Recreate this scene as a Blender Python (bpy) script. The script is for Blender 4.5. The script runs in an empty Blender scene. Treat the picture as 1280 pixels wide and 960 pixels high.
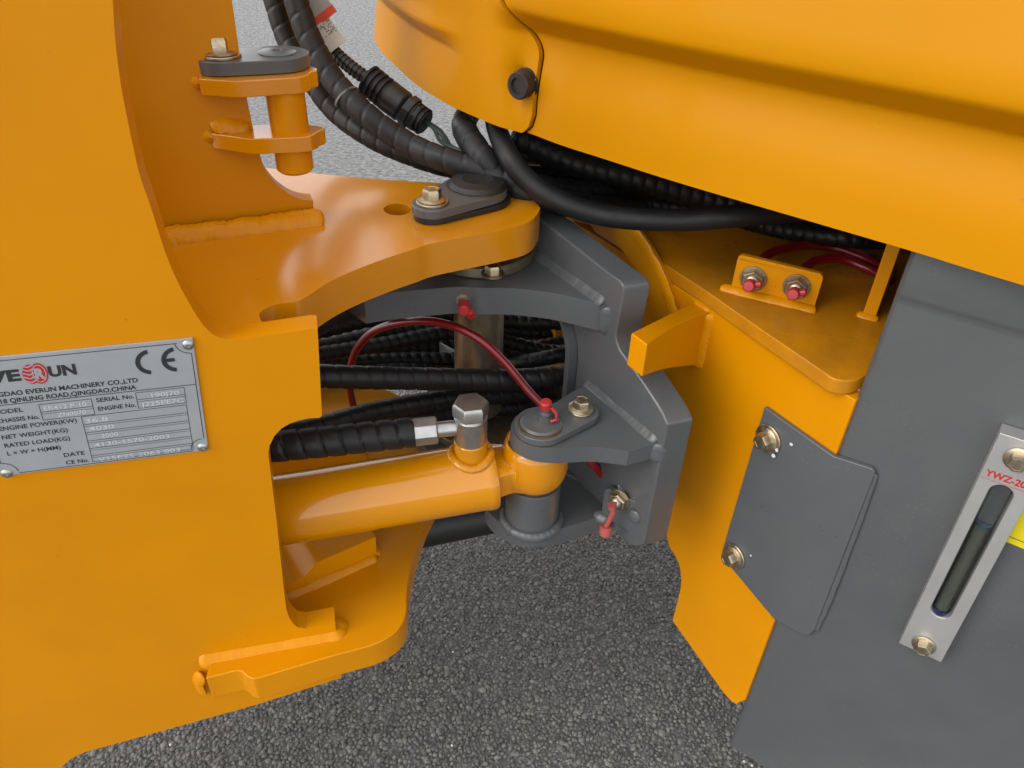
import bpy, bmesh, math, random
from mathutils import Vector, Matrix, noise
from mathutils.geometry import tessellate_polygon
random.seed(7)
C = bpy.context.scene.collection
V3 = Vector
# ------------------------------------------------------------------ camera, sky, sun, exposure
FOC, CAM_H = 961.0, 0.85                       # focal length in pixels of a 1280 px wide frame; metres
PITCH, ROLL = math.radians(36), math.radians(-2.17)
fwd = V3((0, math.cos(PITCH), -math.sin(PITCH)))
_rt = V3((1, 0, 0)); _dn = V3((0, -math.sin(PITCH), -math.cos(PITCH)))
rgt = _rt*math.cos(ROLL) + _dn*math.sin(ROLL)
dwn = _dn*math.cos(ROLL) - _rt*math.sin(ROLL)
EYE = V3((0, 0, CAM_H))
cd = bpy.data.cameras.new('camera'); cam = bpy.data.objects.new('camera', cd); C.objects.link(cam)
cam.matrix_world = Matrix(((rgt.x, -dwn.x, -fwd.x, 0), (rgt.y, -dwn.y, -fwd.y, 0), (rgt.z, -dwn.z, -fwd.z, CAM_H), (0, 0, 0, 1)))
cd.sensor_width = 36; cd.lens = 36*FOC/1280; cd.clip_start = .01; cd.clip_end = 500
bpy.context.scene.camera = cam
SUN_EL, SUN_AZ = 40, -119                       # azimuth from +Y towards +X
w = bpy.data.worlds.new('World'); bpy.context.scene.world = w; w.use_nodes = True
nt = w.node_tree; bg = nt.nodes['Background']
sk = nt.nodes.new('ShaderNodeTexSky'); sk.sky_type = 'NISHITA'; sk.sun_disc = False
sk.sun_elevation = math.radians(SUN_EL); sk.sun_rotation = math.radians(SUN_AZ)
sk.air_density = 2.0; sk.dust_density = 0.6; sk.ozone_density = 1.0
hs = nt.nodes.new('ShaderNodeHueSaturation'); hs.inputs['Saturation'].default_value = .08
nt.links.new(sk.outputs[0], hs.inputs['Color']); nt.links.new(hs.outputs[0], bg.inputs['Color'])
bg.inputs['Strength'].default_value = .15
sd = bpy.data.lights.new('sun', 'SUN'); sd.energy = .72; sd.angle = math.radians(36); sd.color = (1, .96, .9)
sun = bpy.data.objects.new('sun', sd); C.objects.link(sun)
_a, _e = math.radians(SUN_AZ), math.radians(SUN_EL)
sdir = V3((math.sin(_a)*math.cos(_e), math.cos(_a)*math.cos(_e), math.sin(_e)))
sun.rotation_euler = sdir.to_track_quat('Z', 'Y').to_euler(); sun.location = (0, 0, 5)
vs = bpy.context.scene.view_settings
vs.view_transform = 'Standard'; vs.look = 'None'; vs.gamma = 1; vs.exposure = 1.08

# ------------------------------------------------------------------ measuring helpers
def ray(p): return fwd + rgt*((p[0]-640)/FOC) + dwn*((p[1]-480)/FOC)
def onz(p, z):
    d = ray(p); return EYE + d*((z-CAM_H)/d.z)
def ony(p, y):
    d = ray(p); return EYE + d*(y/d.y)
class Frame:
    """a plane with origin, two axes in it and a normal"""
    def __init__(s, o, a, b): s.o, s.a, s.b = V3(o), V3(a), V3(b); s.n = s.a.cross(s.b)
    def hit(s, p):
        d = ray(p); q = EYE + d*((s.o-EYE).dot(s.n)/d.dot(s.n)) - s.o
        return (q.dot(s.a), q.dot(s.b))
    def at(s, p, h=0): return s.o + s.a*p[0] + s.b*p[1] + s.n*h
    def shift(s, h): return Frame(s.o + s.n*h, s.a, s.b)
def flat(z): return Frame((0, 0, z), (1, 0, 0), (0, 1, 0))
def upright(o, az, ground=False):
    """vertical plane: first axis horizontal at azimuth az, second axis up; normal is to the right of az"""
    a = math.radians(az); o = V3((o[0], o[1], 0 if ground else o[2])); return Frame(o, (math.sin(a), math.cos(a), 0), (0, 0, 1))
def curve(pts, n=6, closed=False):
    """Catmull-Rom through 2D or 3D points"""
    P = [V3(p) if len(p) == 3 else V3((p[0], p[1], 0)) for p in pts]; d = len(pts[0]); out = []; m = len(P)
    for i in range(m if closed else m-1):
        g = lambda k: P[k % m] if closed else P[max(0, min(m-1, k))]
        p0, p1, p2, p3 = g(i-1), g(i), g(i+1), g(i+2)
        for j in range(n):
            t = j/n
            q = .5*((2*p1)+(p2-p0)*t+(2*p0-5*p1+4*p2-p3)*t*t+(3*p1-p0-3*p2+p3)*t**3)
            out.append(tuple(q)[:d])
    if not closed: out.append(tuple(P[-1])[:d])
    return out
def fillet(pts, r, n=5):
    """round polygon corners; r a number or a dict index -> radius"""
    out = []; m = len(pts)
    for i in range(m):
        rr = r.get(i, 0) if isinstance(r, dict) else r
        p = V3((*pts[i], 0)); a = V3((*pts[i-1], 0))-p; b = V3((*pts[(i+1) % m], 0))-p
        if rr <= 0: out.append(tuple(pts[i])); continue
        la, lb = a.length, b.length; a.normalize(); b.normalize()
        ang = a.angle(b)
        t = min(rr/math.tan(ang/2), la*.49, lb*.49); rr = t*math.tan(ang/2)
        c = p+(a+b).normalized()*(rr/math.sin(ang/2))
        s, e = p+a*t-c, p+b*t-c
        for k in range(n+1):
            v = s.lerp(e, k/n); v = v.normalized()*rr; q = c+v; out.append((q.x, q.y))
    return out
def circle(c, r, n=32, a0=0): return [(c[0]+r*math.cos(a0+2*math.pi*k/n), c[1]+r*math.sin(a0+2*math.pi*k/n)) for k in range(n)]
def capsule(c0, r0, c1, r1, n=14):
    """outline of two circles joined by their tangents"""
    d = V3((c1[0]-c0[0], c1[1]-c0[1])); L = d.length; th = math.atan2(d.y, d.x); be = math.acos(max(-1, min(1, (r0-r1)/L)))
    out = []
    for k in range(n+1):
        a = th+be+(2*math.pi-2*be)*k/n; out.append((c0[0]+r0*math.cos(a), c0[1]+r0*math.sin(a)))
    for k in range(n+1):
        a = th-be+2*be*k/n; out.append((c1[0]+r1*math.cos(a), c1[1]+r1*math.sin(a)))
    return out

# ------------------------------------------------------------------ mesh helpers
class MB:
    def __init__(s): s.v = []; s.f = []
    def add(s, vs_, fs):
        o = len(s.v); s.v += [tuple(x) for x in vs_]; s.f += [tuple(i+o for i in f) for f in fs]; return s
    def prism(s, fr, outline, t, holes=(), h0=0):
        """flat plate: outline in frame fr, from height h0 to h0+t along the frame's normal"""
        loops = [list(outline)]+[list(h) for h in holes]
        tris = tessellate_polygon([[V3((x, y, 0)) for x, y in l] for l in loops])
        fl = [p for l in loops for p in l]; n = len(fl)
        vv = [fr.at(p, h0) for p in fl]+[fr.at(p, h0+t) for p in fl]; ff = []
        for a, b, c in tris:
            ar = (fl[b][0]-fl[a][0])*(fl[c][1]-fl[a][1])-(fl[b][1]-fl[a][1])*(fl[c][0]-fl[a][0])
            if abs(ar) < 1e-14: continue
            if ar < 0: b, c = c, b
            ff += [(a, c, b), (a+n, b+n, c+n)]
        o = 0
        for li, l in enumerate(loops):
            m = len(l); A = sum(l[i-1][0]*l[i][1]-l[i][0]*l[i-1][1] for i in range(m))
            pos = (A > 0) == (li == 0)
            for i in range(m):
                j = (i+1) % m; q = (o+i, o+j, o+j+n, o+i+n); ff.append(q if pos else q[::-1])
            o += m
        return s.add(vv, ff)
    def sweep(s, pts, rad, segs=16, caps=True, upv=None):
        """tube along points; rad number or f(i, arc length, angle)"""
        P = [V3(p) for p in pts]; m = len(P); T = [(P[min(i+1, m-1)]-P[max(i-1, 0)]).normalized() for i in range(m)]
        up = V3(upv) if upv is not None else V3((0, 0, 1)) if abs(T[0].z) < .9 else V3((1, 0, 0))
        N = (up-T[0]*up.dot(T[0])).normalized(); vv = []; L = 0
        for i in range(m):
            if i:
                L += (P[i]-P[i-1]).length; N = (N-T[i]*N.dot(T[i])).normalized()
            B = T[i].cross(N)
            for k in range(segs):
                a = 2*math.pi*k/segs; r = rad(i, L, a) if callable(rad) else rad
                vv.append(P[i]+(N*math.cos(a)+B*math.sin(a))*r)
        ff = [(i*segs+k, i*segs+(k+1) % segs, (i+1)*segs+(k+1) % segs, (i+1)*segs+k) for i in range(m-1) for k in range(segs)]
        if caps: ff += [tuple(range(segs))[::-1], tuple((m-1)*segs+k for k in range(segs))]
        return s.add(vv, ff)
    def lathe(s, o, ax, prof, segs=32, a0=0, capped=True):
        """profile (radius, height) turned round axis ax at o"""
        ax = V3(ax).normalized(); up = V3((0, 0, 1)) if abs(ax.z) < .9 else V3((1, 0, 0))
        x = (up-ax*up.dot(ax)).normalized(); y = ax.cross(x); o = V3(o); vv = []
        for r, h in prof:
            for k in range(segs):
                a = a0+2*math.pi*k/segs; vv.append(o+ax*h+(x*math.cos(a)+y*math.sin(a))*r)
        m = len(prof)
        ff = [(i*segs+k, i*segs+(k+1) % segs, (i+1)*segs+(k+1) % segs, (i+1)*segs+k) for i in range(m-1) for k in range(segs)]
        if capped: ff += [tuple(range(segs))[::-1], tuple((m-1)*segs+k for k in range(segs))]
        return s.add(vv, ff)
    def build(s, name, mt, parent=None, bevel=0, ang=32, seg=2):
        org = V3(parent['_o']) if parent is not None and '_o' in parent else V3((0, 0, 0))
        me = bpy.data.meshes.new(name); me.from_pydata([V3(v)-org for v in s.v], [], s.f); me.validate()
        bm = bmesh.new(); bm.from_mesh(me); bmesh.ops.remove_doubles(bm, verts=bm.verts, dist=1e-6); bmesh.ops.recalc_face_normals(bm, faces=bm.faces)
        if bevel: bmesh.ops.dissolve_limit(bm, angle_limit=.0005, verts=bm.verts, edges=bm.edges)
        bm.to_mesh(me); bm.free()
        me.shade_smooth(); me.set_sharp_from_angle(angle=math.radians(ang))
        o = bpy.data.objects.new(name, me); C.objects.link(o); me.materials.append(mt)
        if parent is not None:
            o.parent = parent
            if '_o' in parent: o['_o'] = parent['_o']
        if bevel:
            b = o.modifiers.new('edge', 'BEVEL'); b.width = bevel; b.segments = seg; b.limit_method = 'ANGLE'; b.angle_limit = math.radians(35); b.harden_normals = True
        return o
def tag(o, label, cat, group=None, kind=None):
    if label: o['label'] = label
    if cat: o['category'] = cat
    if group: o['group'] = group
    if kind: o['kind'] = kind
    return o
def thing(name, loc, label, cat, group=None):
    o = bpy.data.objects.new(name, None); C.objects.link(o); o.location = loc; o['_o'] = tuple(loc); o.empty_display_size = .02
    return tag(o, label, cat, group)

# ------------------------------------------------------------------ materials
def mat(name, col, rough=.5, metal=0., coat=0., var=0., vscale=8, bump=0., bscale=300, spec=.5, rvar=0., dirt=None, coat_r=.1, specks=None, bdist=.001):
    m = bpy.data.materials.new(name); m.use_nodes = True; t = m.node_tree; N = t.nodes; Lk = t.links; b = N['Principled BSDF']
    b.inputs['Base Color'].default_value = (*col, 1); b.inputs['Roughness'].default_value = rough; b.inputs['Metallic'].default_value = metal
    b.inputs['Coat Weight'].default_value = coat; b.inputs['Coat Roughness'].default_value = coat_r; b.inputs['Specular IOR Level'].default_value = spec
    tc = N.new('ShaderNodeTexCoord'); c = None
    def nz(scale, detail=4, rough_=.6):
        n = N.new('ShaderNodeTexNoise'); n.inputs['Scale'].default_value = scale; n.inputs['Detail'].default_value = detail; n.inputs['Roughness'].default_value = rough_
        Lk.new(tc.outputs['Object'], n.inputs['Vector']); return n
    def ramp(src, lo, hi, a, bb):
        r = N.new('ShaderNodeMapRange'); r.inputs[1].default_value = lo; r.inputs[2].default_value = hi; r.inputs[3].default_value = a; r.inputs[4].default_value = bb
        Lk.new(src, r.inputs[0]); return r.outputs[0]
    def mix(fac, a, bb):
        x = N.new('ShaderNodeMix'); x.data_type = 'RGBA'
        for s_, v in ((x.inputs[0], fac), (x.inputs[6], a), (x.inputs[7], bb)):
            if hasattr(v, 'is_output'): Lk.new(v, s_)
            elif isinstance(v, tuple): s_.default_value = (*v[:3], 1)
            else: s_.default_value = v
        return x.outputs[2]
    c = col
    if var:
        n = nz(vscale); f = ramp(n.outputs[0], .3, .7, 0, 1)
        c = mix(f, tuple(x*(1-var) for x in col), tuple(min(1, x*(1+var)) for x in col))
    if dirt:
        n = nz(dirt.get('scale', 14), 8, .7); f = ramp(n.outputs[0], dirt.get('lo', .58), dirt.get('hi', .75), 0, dirt.get('amt', .6)); c = mix(f, c, dirt['col'])
    if specks:
        v = N.new('ShaderNodeTexVoronoi'); v.inputs['Scale'].default_value = specks['scale']; Lk.new(tc.outputs['Object'], v.inputs['Vector'])
        f = ramp(v.outputs['Distance'], specks.get('r', .06), specks.get('r', .06)*1.6, specks.get('amt', .6), 0)
        n = nz(specks.get('patch', 12), 2); g = ramp(n.outputs[0], .5, .6, 0, 1)
        mm = N.new('ShaderNodeMath'); mm.operation = 'MULTIPLY'; Lk.new(f, mm.inputs[0]); Lk.new(g, mm.inputs[1]); c = mix(mm.outputs[0], c, specks['col'])
    if hasattr(c, 'is_output'): Lk.new(c, b.inputs['Base Color'])
    if rvar:
        n = nz(vscale*2.3, 5); Lk.new(ramp(n.outputs[0], .3, .7, max(.02, rough-rvar), rough+rvar), b.inputs['Roughness'])
    if bump:
        n = nz(bscale, 3); bp = N.new('ShaderNodeBump'); bp.inputs['Strength'].default_value = bump; bp.inputs['Distance'].default_value = bdist
        Lk.new(n.outputs[0], bp.inputs['Height']); Lk.new(bp.outputs[0], b.inputs['Normal'])
        if coat: Lk.new(bp.outputs[0], b.inputs['Coat Normal'])
    return m
YEL = (.565, .216, .0002)
M = {}
M['yellow'] = mat('yellow_plate_paint', YEL, .32, spec=.18, coat=.06, coat_r=.2, var=.07, vscale=5, bump=.06, bscale=420, rvar=.05, specks=dict(scale=60, r=.035, amt=.5, col=(.25, .1, .01), patch=9))
M['satin'] = mat('yellow_satin_paint', YEL, .24, spec=.4, coat=.9, coat_r=.15, var=.05, vscale=5, bump=.05, bscale=420, rvar=.05, specks=dict(scale=75, r=.05, amt=.6, col=(.22, .09, .01), patch=8))
M['soiled_shaded'] = mat('soiled_shaded_yellow_paint', YEL, .33, spec=.35, var=.06, vscale=6, bump=.1, bscale=300, rvar=.1, dirt=dict(col=(.13, .06, .015), scale=9, lo=.38, hi=.72, amt=.6), specks=dict(scale=90, r=.05, amt=.6, col=(.12, .06, .02), patch=8))  # brown smears, whose darkening also stands in for the hood's shadow on the shelf
M['gloss'] = mat('yellow_gloss_paint', YEL, .22, spec=.3, coat=.6, coat_r=.05, var=.03, vscale=6, bump=.03, bscale=160, specks=dict(scale=70, r=.03, amt=.4, col=(.3, .12, .01), patch=9))
M['hood'] = mat('yellow_hood_paint', (.485, .196, .0002), .40, spec=.10, coat=.05, coat_r=.12, var=.04, vscale=4, bump=.05, bscale=220, specks=dict(scale=45, r=.025, amt=.4, col=(.3, .12, .01), patch=7))
M['grey'] = mat('dark_grey_paint', (.076, .0805, .085), .34, coat=.12, coat_r=.2, var=.08, vscale=9, bump=.08, bscale=300, rvar=.08, specks=dict(scale=280, r=.12, amt=.3, col=(.2, .2, .19), patch=9), dirt=dict(col=(.105, .10, .092), scale=12, lo=.5, hi=.8, amt=.5))
M['tank'] = mat('grey_tank_paint', (.069, .072, .0765), .42, coat=.1, coat_r=.3, var=.10, vscale=6, bump=.08, bscale=260, rvar=.08, dirt=dict(col=(.105, .107, .105), scale=5, lo=.4, hi=.8, amt=.6), specks=dict(scale=300, r=.12, amt=.3, col=(.2, .2, .19), patch=8))
M['rubber'] = mat('black_rubber', (.008, .008, .0085), .5, spec=.35, var=.2, vscale=25, bump=.1, bscale=500, rvar=.1)
M['wrap'] = mat('black_spiral_wrap', (.010, .010, .011), .48, spec=.35, var=.25, vscale=30, bump=.08, bscale=400, rvar=.08)
M['blackpl'] = mat('black_plastic', (.012, .012, .012), .4, bump=.05)
M['zinc'] = mat('yellow_zinc_plating', (.46, .39, .28), .36, metal=1, var=.25, vscale=120, bump=.15, bscale=500, rvar=.1)
M['steel'] = mat('bright_steel', (.44, .44, .43), .38, metal=1, var=.2, vscale=60, bump=.05, bscale=600)
M['alu'] = mat('matt_aluminium', (.44, .44, .43), .5, metal=.7, var=.06, vscale=30, bump=.1, bscale=700, dirt=dict(col=(.42, .38, .3), scale=25, lo=.6, hi=.8, amt=.4))
M['dirtysteel'] = mat('greasy_steel', (.30, .26, .19), .35, metal=.8, var=.35, vscale=20, bump=.15, bscale=200, dirt=dict(col=(.22, .10, .03), scale=30, lo=.5, hi=.7, amt=.6))
M['redhose'] = mat('red_nylon_hose', (.20, .004, .009), .3, coat=.3)
M['redcap'] = mat('red_plastic_cap', (.36, .016, .02), .45)
M['pinkcap'] = mat('faded_red_cap', (.37, .075, .065), .5)
M['plate'] = mat('etched_aluminium_plate', (.35, .37, .39), .45, metal=.35, var=.05, vscale=40, bump=.06, bscale=500)
M['ink'] = mat('black_print', (.02, .02, .022), .5)
M['redink'] = mat('red_print', (.38, .012, .012), .5)
M['stamp'] = mat('stamped_bare_metal', (.55, .57, .58), .5, metal=.2)
M['white'] = mat('white_paint_mark', (.55, .55, .53), .6)
M['paper'] = mat('paper_tag', (.44, .40, .33), .7, var=.08)
M['orange'] = mat('red_tape', (.55, .06, .03), .5)
M['sticker'] = mat('yellow_sticker', (.60, .50, .006), .35)
M['black'] = mat('black_paint', (.01, .01, .01), .5)
M['fluid'] = mat('dark_fluid', (.095, .10, .082), .12)
M['grease'] = mat('brown_grease', (.06, .035, .012), .3, var=.4, vscale=90, bump=.3, bscale=400)
M['dark'] = mat('dark_gap', (.02, .02, .02), .7)
def glass():
    m = bpy.data.materials.new('sight_glass'); m.use_nodes = True; b = m.node_tree.nodes['Principled BSDF']
    b.inputs['Base Color'].default_value = (.9, .93, .93, 1); b.inputs['Roughness'].default_value = .03; b.inputs['Transmission Weight'].default_value = 1; b.inputs['IOR'].default_value = 1.45
    return m
M['glass'] = glass()
def asphalt():
    m = bpy.data.materials.new('asphalt'); m.use_nodes = True; t = m.node_tree; N = t.nodes; L = t.links; b = N['Principled BSDF']
    tc = N.new('ShaderNodeTexCoord')
    def vor(sc, feat='F1'):
        v = N.new('ShaderNodeTexVoronoi'); v.feature = feat; v.inputs['Scale'].default_value = sc
        L.new(wv.outputs[0], v.inputs['Vector']); return v
    def nz(sc, d=4):
        n = N.new('ShaderNodeTexNoise'); n.inputs['Scale'].default_value = sc; n.inputs['Detail'].default_value = d; L.new(tc.outputs['Object'], n.inputs['Vector']); return n
    def math_(op, a, c):
        x = N.new('ShaderNodeMath'); x.operation = op
        for s_, v in zip(x.inputs, (a, c)):
            if hasattr(v, 'is_output'): L.new(v, s_)
            else: s_.default_value = v
        return x.outputs[0]
    w0 = nz(120, 2); wv = N.new('ShaderNodeVectorMath'); wv.operation = 'MULTIPLY_ADD'; L.new(w0.outputs['Color'], wv.inputs[0]); wv.inputs[1].default_value = (.009, .009, .009); L.new(tc.outputs['Object'], wv.inputs[2])
    def rng(src, lo, hi, a, c):
        r = N.new('ShaderNodeMapRange'); r.interpolation_type = 'SMOOTHSTEP'
        for k, v in zip((1, 2, 3, 4), (lo, hi, a, c)): r.inputs[k].default_value = v
        L.new(src, r.inputs[0]); return r.outputs[0]
    S1 = 135
    v1 = vor(S1); ed = vor(S1, 'DISTANCE_TO_EDGE'); v2 = vor(330); e2 = vor(330, 'DISTANCE_TO_EDGE'); big = nz(1.3, 5); mid = nz(16, 6); pit = nz(75, 3); far = nz(42, 6)
    sep = N.new('ShaderNodeSeparateColor'); L.new(v1.outputs['Color'], sep.inputs[0])
    dome = rng(ed.outputs['Distance'], .0, .20, 0, 1); small = rng(e2.outputs['Distance'], .0, .16, 0, 1)
    low = rng(sep.outputs[0], .0, .45, 0, 1)                       # some stones have broken out
    pits = rng(pit.outputs[0], .36, .52, 0, 1)
    hh = math_('ADD', math_('MULTIPLY', math_('MULTIPLY', dome, low), 1.0), math_('MULTIPLY', small, .35))
    hh = math_('ADD', hh, math_('MULTIPLY', pits, .6))
    bp = N.new('ShaderNodeBump'); bp.inputs['Strength'].default_value = 1; bp.inputs['Distance'].default_value = .0016; L.new(hh, bp.inputs['Height']); L.new(bp.outputs[0], b.inputs['Normal'])
    r = N.new('ShaderNodeValToRGB'); r.color_ramp.elements[0].position = .05; r.color_ramp.elements[0].color = (.018, .0175, .017, 1); r.color_ramp.elements[1].position = 1; r.color_ramp.elements[1].color = (.175, .172, .167, 1)
    fac = math_('ADD', math_('MULTIPLY', sep.outputs[1], .16), math_('ADD', math_('MULTIPLY', mid.outputs[0], .22), math_('MULTIPLY', far.outputs[0], .36)))
    fac = math_('MULTIPLY', fac, math_('ADD', .40, math_('MULTIPLY', math_('MULTIPLY', dome, pits), .75)))
    fac = math_('MULTIPLY', fac, math_('ADD', .62, math_('MULTIPLY', rng(nz(60, 5).outputs[0], .34, .66, .2, 1), .65)))
    fac = math_('MULTIPLY', fac, math_('ADD', .62, math_('MULTIPLY', small, .5)))
    L.new(fac, r.inputs[0]); L.new(r.outputs[0], b.inputs['Base Color'])
    L.new(rng(nz(70, 6).outputs[0], .32, .68, .26, .72), b.inputs['Sheen Weight']); b.inputs['Sheen Roughness'].default_value = .55; b.inputs['Roughness'].default_value = .68; b.inputs['Specular IOR Level'].default_value = .45
    return m
M['asphalt'] = asphalt()

# ------------------------------------------------------------------ generic pieces
def text_mesh(s, size, bold=0, align='LEFT', width=1):
    cu = bpy.data.curves.new('t', 'FONT'); cu.body = s; cu.size = size; cu.offset = bold; cu.align_x = align; cu.resolution_u = 3
    o = bpy.data.objects.new('t', cu); C.objects.link(o); dg = bpy.context.evaluated_depsgraph_get(); me = bpy.data.meshes.new_from_object(o.evaluated_get(dg))
    vs_ = [(v.co.x*width, v.co.y) for v in me.vertices]; fs = [tuple(p.vertices) for p in me.polygons]
    bpy.data.objects.remove(o); bpy.data.curves.remove(cu); bpy.data.meshes.remove(me); return vs_, fs
_hexcache = {}
def unit_mesh(key, mb, mt, bevel=0):
    if key not in _hexcache:
        o = mb().build(key, mt); me = o.data; bpy.data.objects.remove(o); _hexcache[key] = me
    return _hexcache[key]
def place(name, me, parent, pos, axis, scale=1, spin=0):
    o = bpy.data.objects.new(name, me); C.objects.link(o)
    org = V3(parent['_o']); q = V3(axis).to_track_quat('Z', 'Y')
    o.parent = parent; o.matrix_local = Matrix.Translation(V3(pos)-org) @ q.to_matrix().to_4x4() @ Matrix.Rotation(spin, 4, 'Z') @ Matrix.Scale(scale, 4)
    return o
def hexhead(flange=True):
    def f():
        b = MB(); ax = (0, 0, 1)
        if flange: b.lathe((0, 0, 0), ax, [(.0095, 0), (.0102, .0006), (.0102, .0013), (.0085, .0022), (.006, .0026)], 32)
        b.lathe((0, 0, 0), ax, [(.0073, .0018), (.0073, .0080), (.0064, .0093), (.0050, .0094), (.0048, .0089), (.001, .0089)], 6)
        v8, f8 = text_mesh('8.8', .0034, .00008, 'CENTER', 1.1); b.add([(x_, y_-.0012, .0092) for x_, y_ in v8], f8)
        return b
    return f
def bolt(parent, pos, axis, r=.0068, name='bolt', mt='zinc', washer=0, spin=.3, flange=True):
    """hex bolt (head across corners 2r); with a washer as a sub-part when asked"""
    s = r/.0068; ax = V3(axis).normalized(); p = V3(pos)
    h = .0016*s if washer else 0
    o = place(name, unit_mesh('bolt_head_'+mt+str(flange), hexhead(flange), M[mt]), parent, p+ax*h, ax, s, spin)
    if washer:
        o2 = MB().lathe((0, 0, 0), (0, 0, 1), [(washer*.5, 0), (washer*.97, 0), (washer, .0003), (washer, .0014), (washer*.97, .0018), (washer*.5, .0018)], 36)
        wo = o2.build('washer', M[mt]); wo.parent = o; wo.matrix_local = Matrix.Scale(1/s, 4) @ Matrix.Translation((0, 0, -h))
    return o
def nut_nipple(parent, pos, axis, r, capmat='redcap', deep=False, cap=True, tilt=None, spin=0):
    """hex bulkhead nut, threaded nipple and a plastic cap: nut is a part, the rest sub-parts (or one level up if deep)"""
    ax = V3(axis).normalized(); p = V3(pos)
    b = MB(); b.lathe(p, ax, [(r*1.12, 0), (r*1.12, .0016)], 28); b.lathe(p, ax, [(r, .0014), (r, .006), (r*.88, .0072), (r*.6, .0072)], 6, spin)
    nut = b.build('nut', M['dirtysteel' if not deep else 'zinc'], parent, .0003)
    up = parent if deep else nut
    MB().lathe(p, ax, [(r*.55, .006), (r*.55, .0085), (r*.48, .009), (r*.5, .0095), (r*.36, .0105), (r*.34, .015)], 16).build('nipple', M['steel' if not deep else 'zinc'], up)
    if cap:
        c = p+ax*.0105
        ca = V3(tilt).normalized() if tilt else ax
        k = MB(); k.lathe(c, ca, [(r*.42, 0), (r*.5, .001), (r*.5, .0095), (r*.4, .0108), (r*.1, .011)], 18)
        side = V3((1, 0, 0)); side = (side-ca*side.dot(ca)).normalized()
        k.lathe(c+ca*.005+side*r*.2, (side+V3((0, 0, .35))).normalized(), [(r*.26, 0), (r*.3, r*.5), (r*.26, r*.75), (r*.1, r*.78)], 10)
        k.build('cap', M[capmat], up)
    return nut
def weld(parent, pts, r, mt, name='weld_bead', seed=0, out=None, squash=.42, wide=1.15):
    """rippled bead along points"""
    P = [V3(p) for p in pts]; L = sum((P[i+1]-P[i]).length for i in range(len(P)-1)); st = max(8, int(L/.0013))
    D = [0]
    for i in range(len(P)-1): D.append(D[-1]+(P[i+1]-P[i]).length)
    Q = []
    for k in range(st+1):
        s = L*k/st; i = max(j for j in range(len(P)-1) if D[j] <= s+1e-9); t = (s-D[i])/max(1e-9, D[i+1]-D[i])
        q = P[i].lerp(P[i+1], min(1, t)); Q.append(q+V3((noise.noise((s*90, seed, 0)), noise.noise((s*90, seed, 5)), noise.noise((s*90, seed, 9))))*r*.16)
    def rad(i, s, a):
        e = min(i, st-i)/5; taper = 1 if e >= 1 else .3+.7*math.sqrt(max(0, 1-(1-e)**2))
        rip = 1+.035*math.sin(2*math.pi*(s/.0050)+1.5*math.cos(a)+2.5*noise.noise((s*40, seed, 3)))+.16*noise.noise((s*34, seed+2, math.cos(a)*.7))+.05*noise.noise((s*120, seed+7, a*.5))+.045*noise.noise((s*420, seed+3, a))
        ell = 1/math.sqrt((math.cos(a)/squash)**2+(math.sin(a)/wide)**2)
        return r*rip*taper*ell
    return MB().sweep(Q, rad, 16, True, out).build(name, M[mt], parent, ang=70)
def resample(P, step):
    P = [V3(p) for p in P]; D = [0]
    for i in range(len(P)-1): D.append(D[-1]+(P[i+1]-P[i]).length)
    L = D[-1]; n = max(2, int(L/step)); out = []; i = 0
    for k in range(n+1):
        s = L*k/n
        while i < len(P)-2 and D[i+1] < s: i += 1
        out.append(P[i].lerp(P[i+1], min(1, (s-D[i])/max(1e-9, D[i+1]-D[i]))))
    return out
def hose_mesh(pts, r, style='wrap', pitch=.013, segs=20, lift=.07):
    P = resample(curve(pts, 10), pitch/14 if style != 'plain' else .006)
    b = MB()
    if style == 'wrap':      # overlapping flat strip wound round the hose
        segs = 26
        def rad(i, s, a):
            f = (s/pitch-a/(2*math.pi)) % 1
            g = math.exp(-(f/.07)**2)+math.exp(-((1-f)/.04)**2)
            return r*(1-lift*1.1*min(1, g)-lift*.30*(1-math.sin(math.pi*f)**.6)-lift*.35*f)*(1+.02*noise.noise((s*30, a*.3, r*1e3)))
    elif style == 'bead':    # rounded spiral guard
        def rad(i, s, a):
            f = (s/pitch-a/(2*math.pi)) % 1; return r*(.86+.14*math.sin(math.pi*f)**.7)
    elif style == 'rib':     # corrugated conduit
        def rad(i, s, a): return r*(.86+.14*(1 if math.sin(2*math.pi*s/pitch) > 0 else 0))
    else: rad = r
    return b.sweep(P, rad, segs)
def hose(name, pts, r, label, style='wrap', pitch=.013, mt='wrap', cat='hose', group=None, lift=.07):
    o = hose_mesh(pts, r, style, pitch, lift=lift).build(name, M[mt], ang=50)
    return tag(o, label, cat, group)
def text_on(b, fr, x, y, s, size, h, bold=0, align='LEFT', width=1, shear=0):
    vs_, fs = text_mesh(s, size, bold, align, width); b.add([fr.at((x+p[0]+shear*p[1], y+p[1]), h) for p in vs_], fs)
def strip(b, fr, p, q, wd, h, t=.0):
    a = V3((q[0]-p[0], q[1]-p[1])); n = V3((-a.y, a.x)).normalized()*wd/2
    b.add([fr.at((p[0]+n.x, p[1]+n.y), h), fr.at((p[0]-n.x, p[1]-n.y), h), fr.at((q[0]-n.x, q[1]-n.y), h), fr.at((q[0]+n.x, q[1]+n.y), h)], [(0, 1, 2, 3)])

# ================================================================== GROUND
g = MB(); NX = 24
for i in range(NX+1):
    for j in range(NX+1): g.v.append(((i/NX-.5)*160, (j/NX-.5)*160, 0))
g.f = [(i*(NX+1)+j, (i+1)*(NX+1)+j, (i+1)*(NX+1)+j+1, i*(NX+1)+j+1) for i in range(NX) for j in range(NX)]
go = g.build('asphalt_ground', M['asphalt']); go['kind'] = 'structure'; go['label'] = 'dark grey coarse asphalt yard under the machine'

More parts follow.
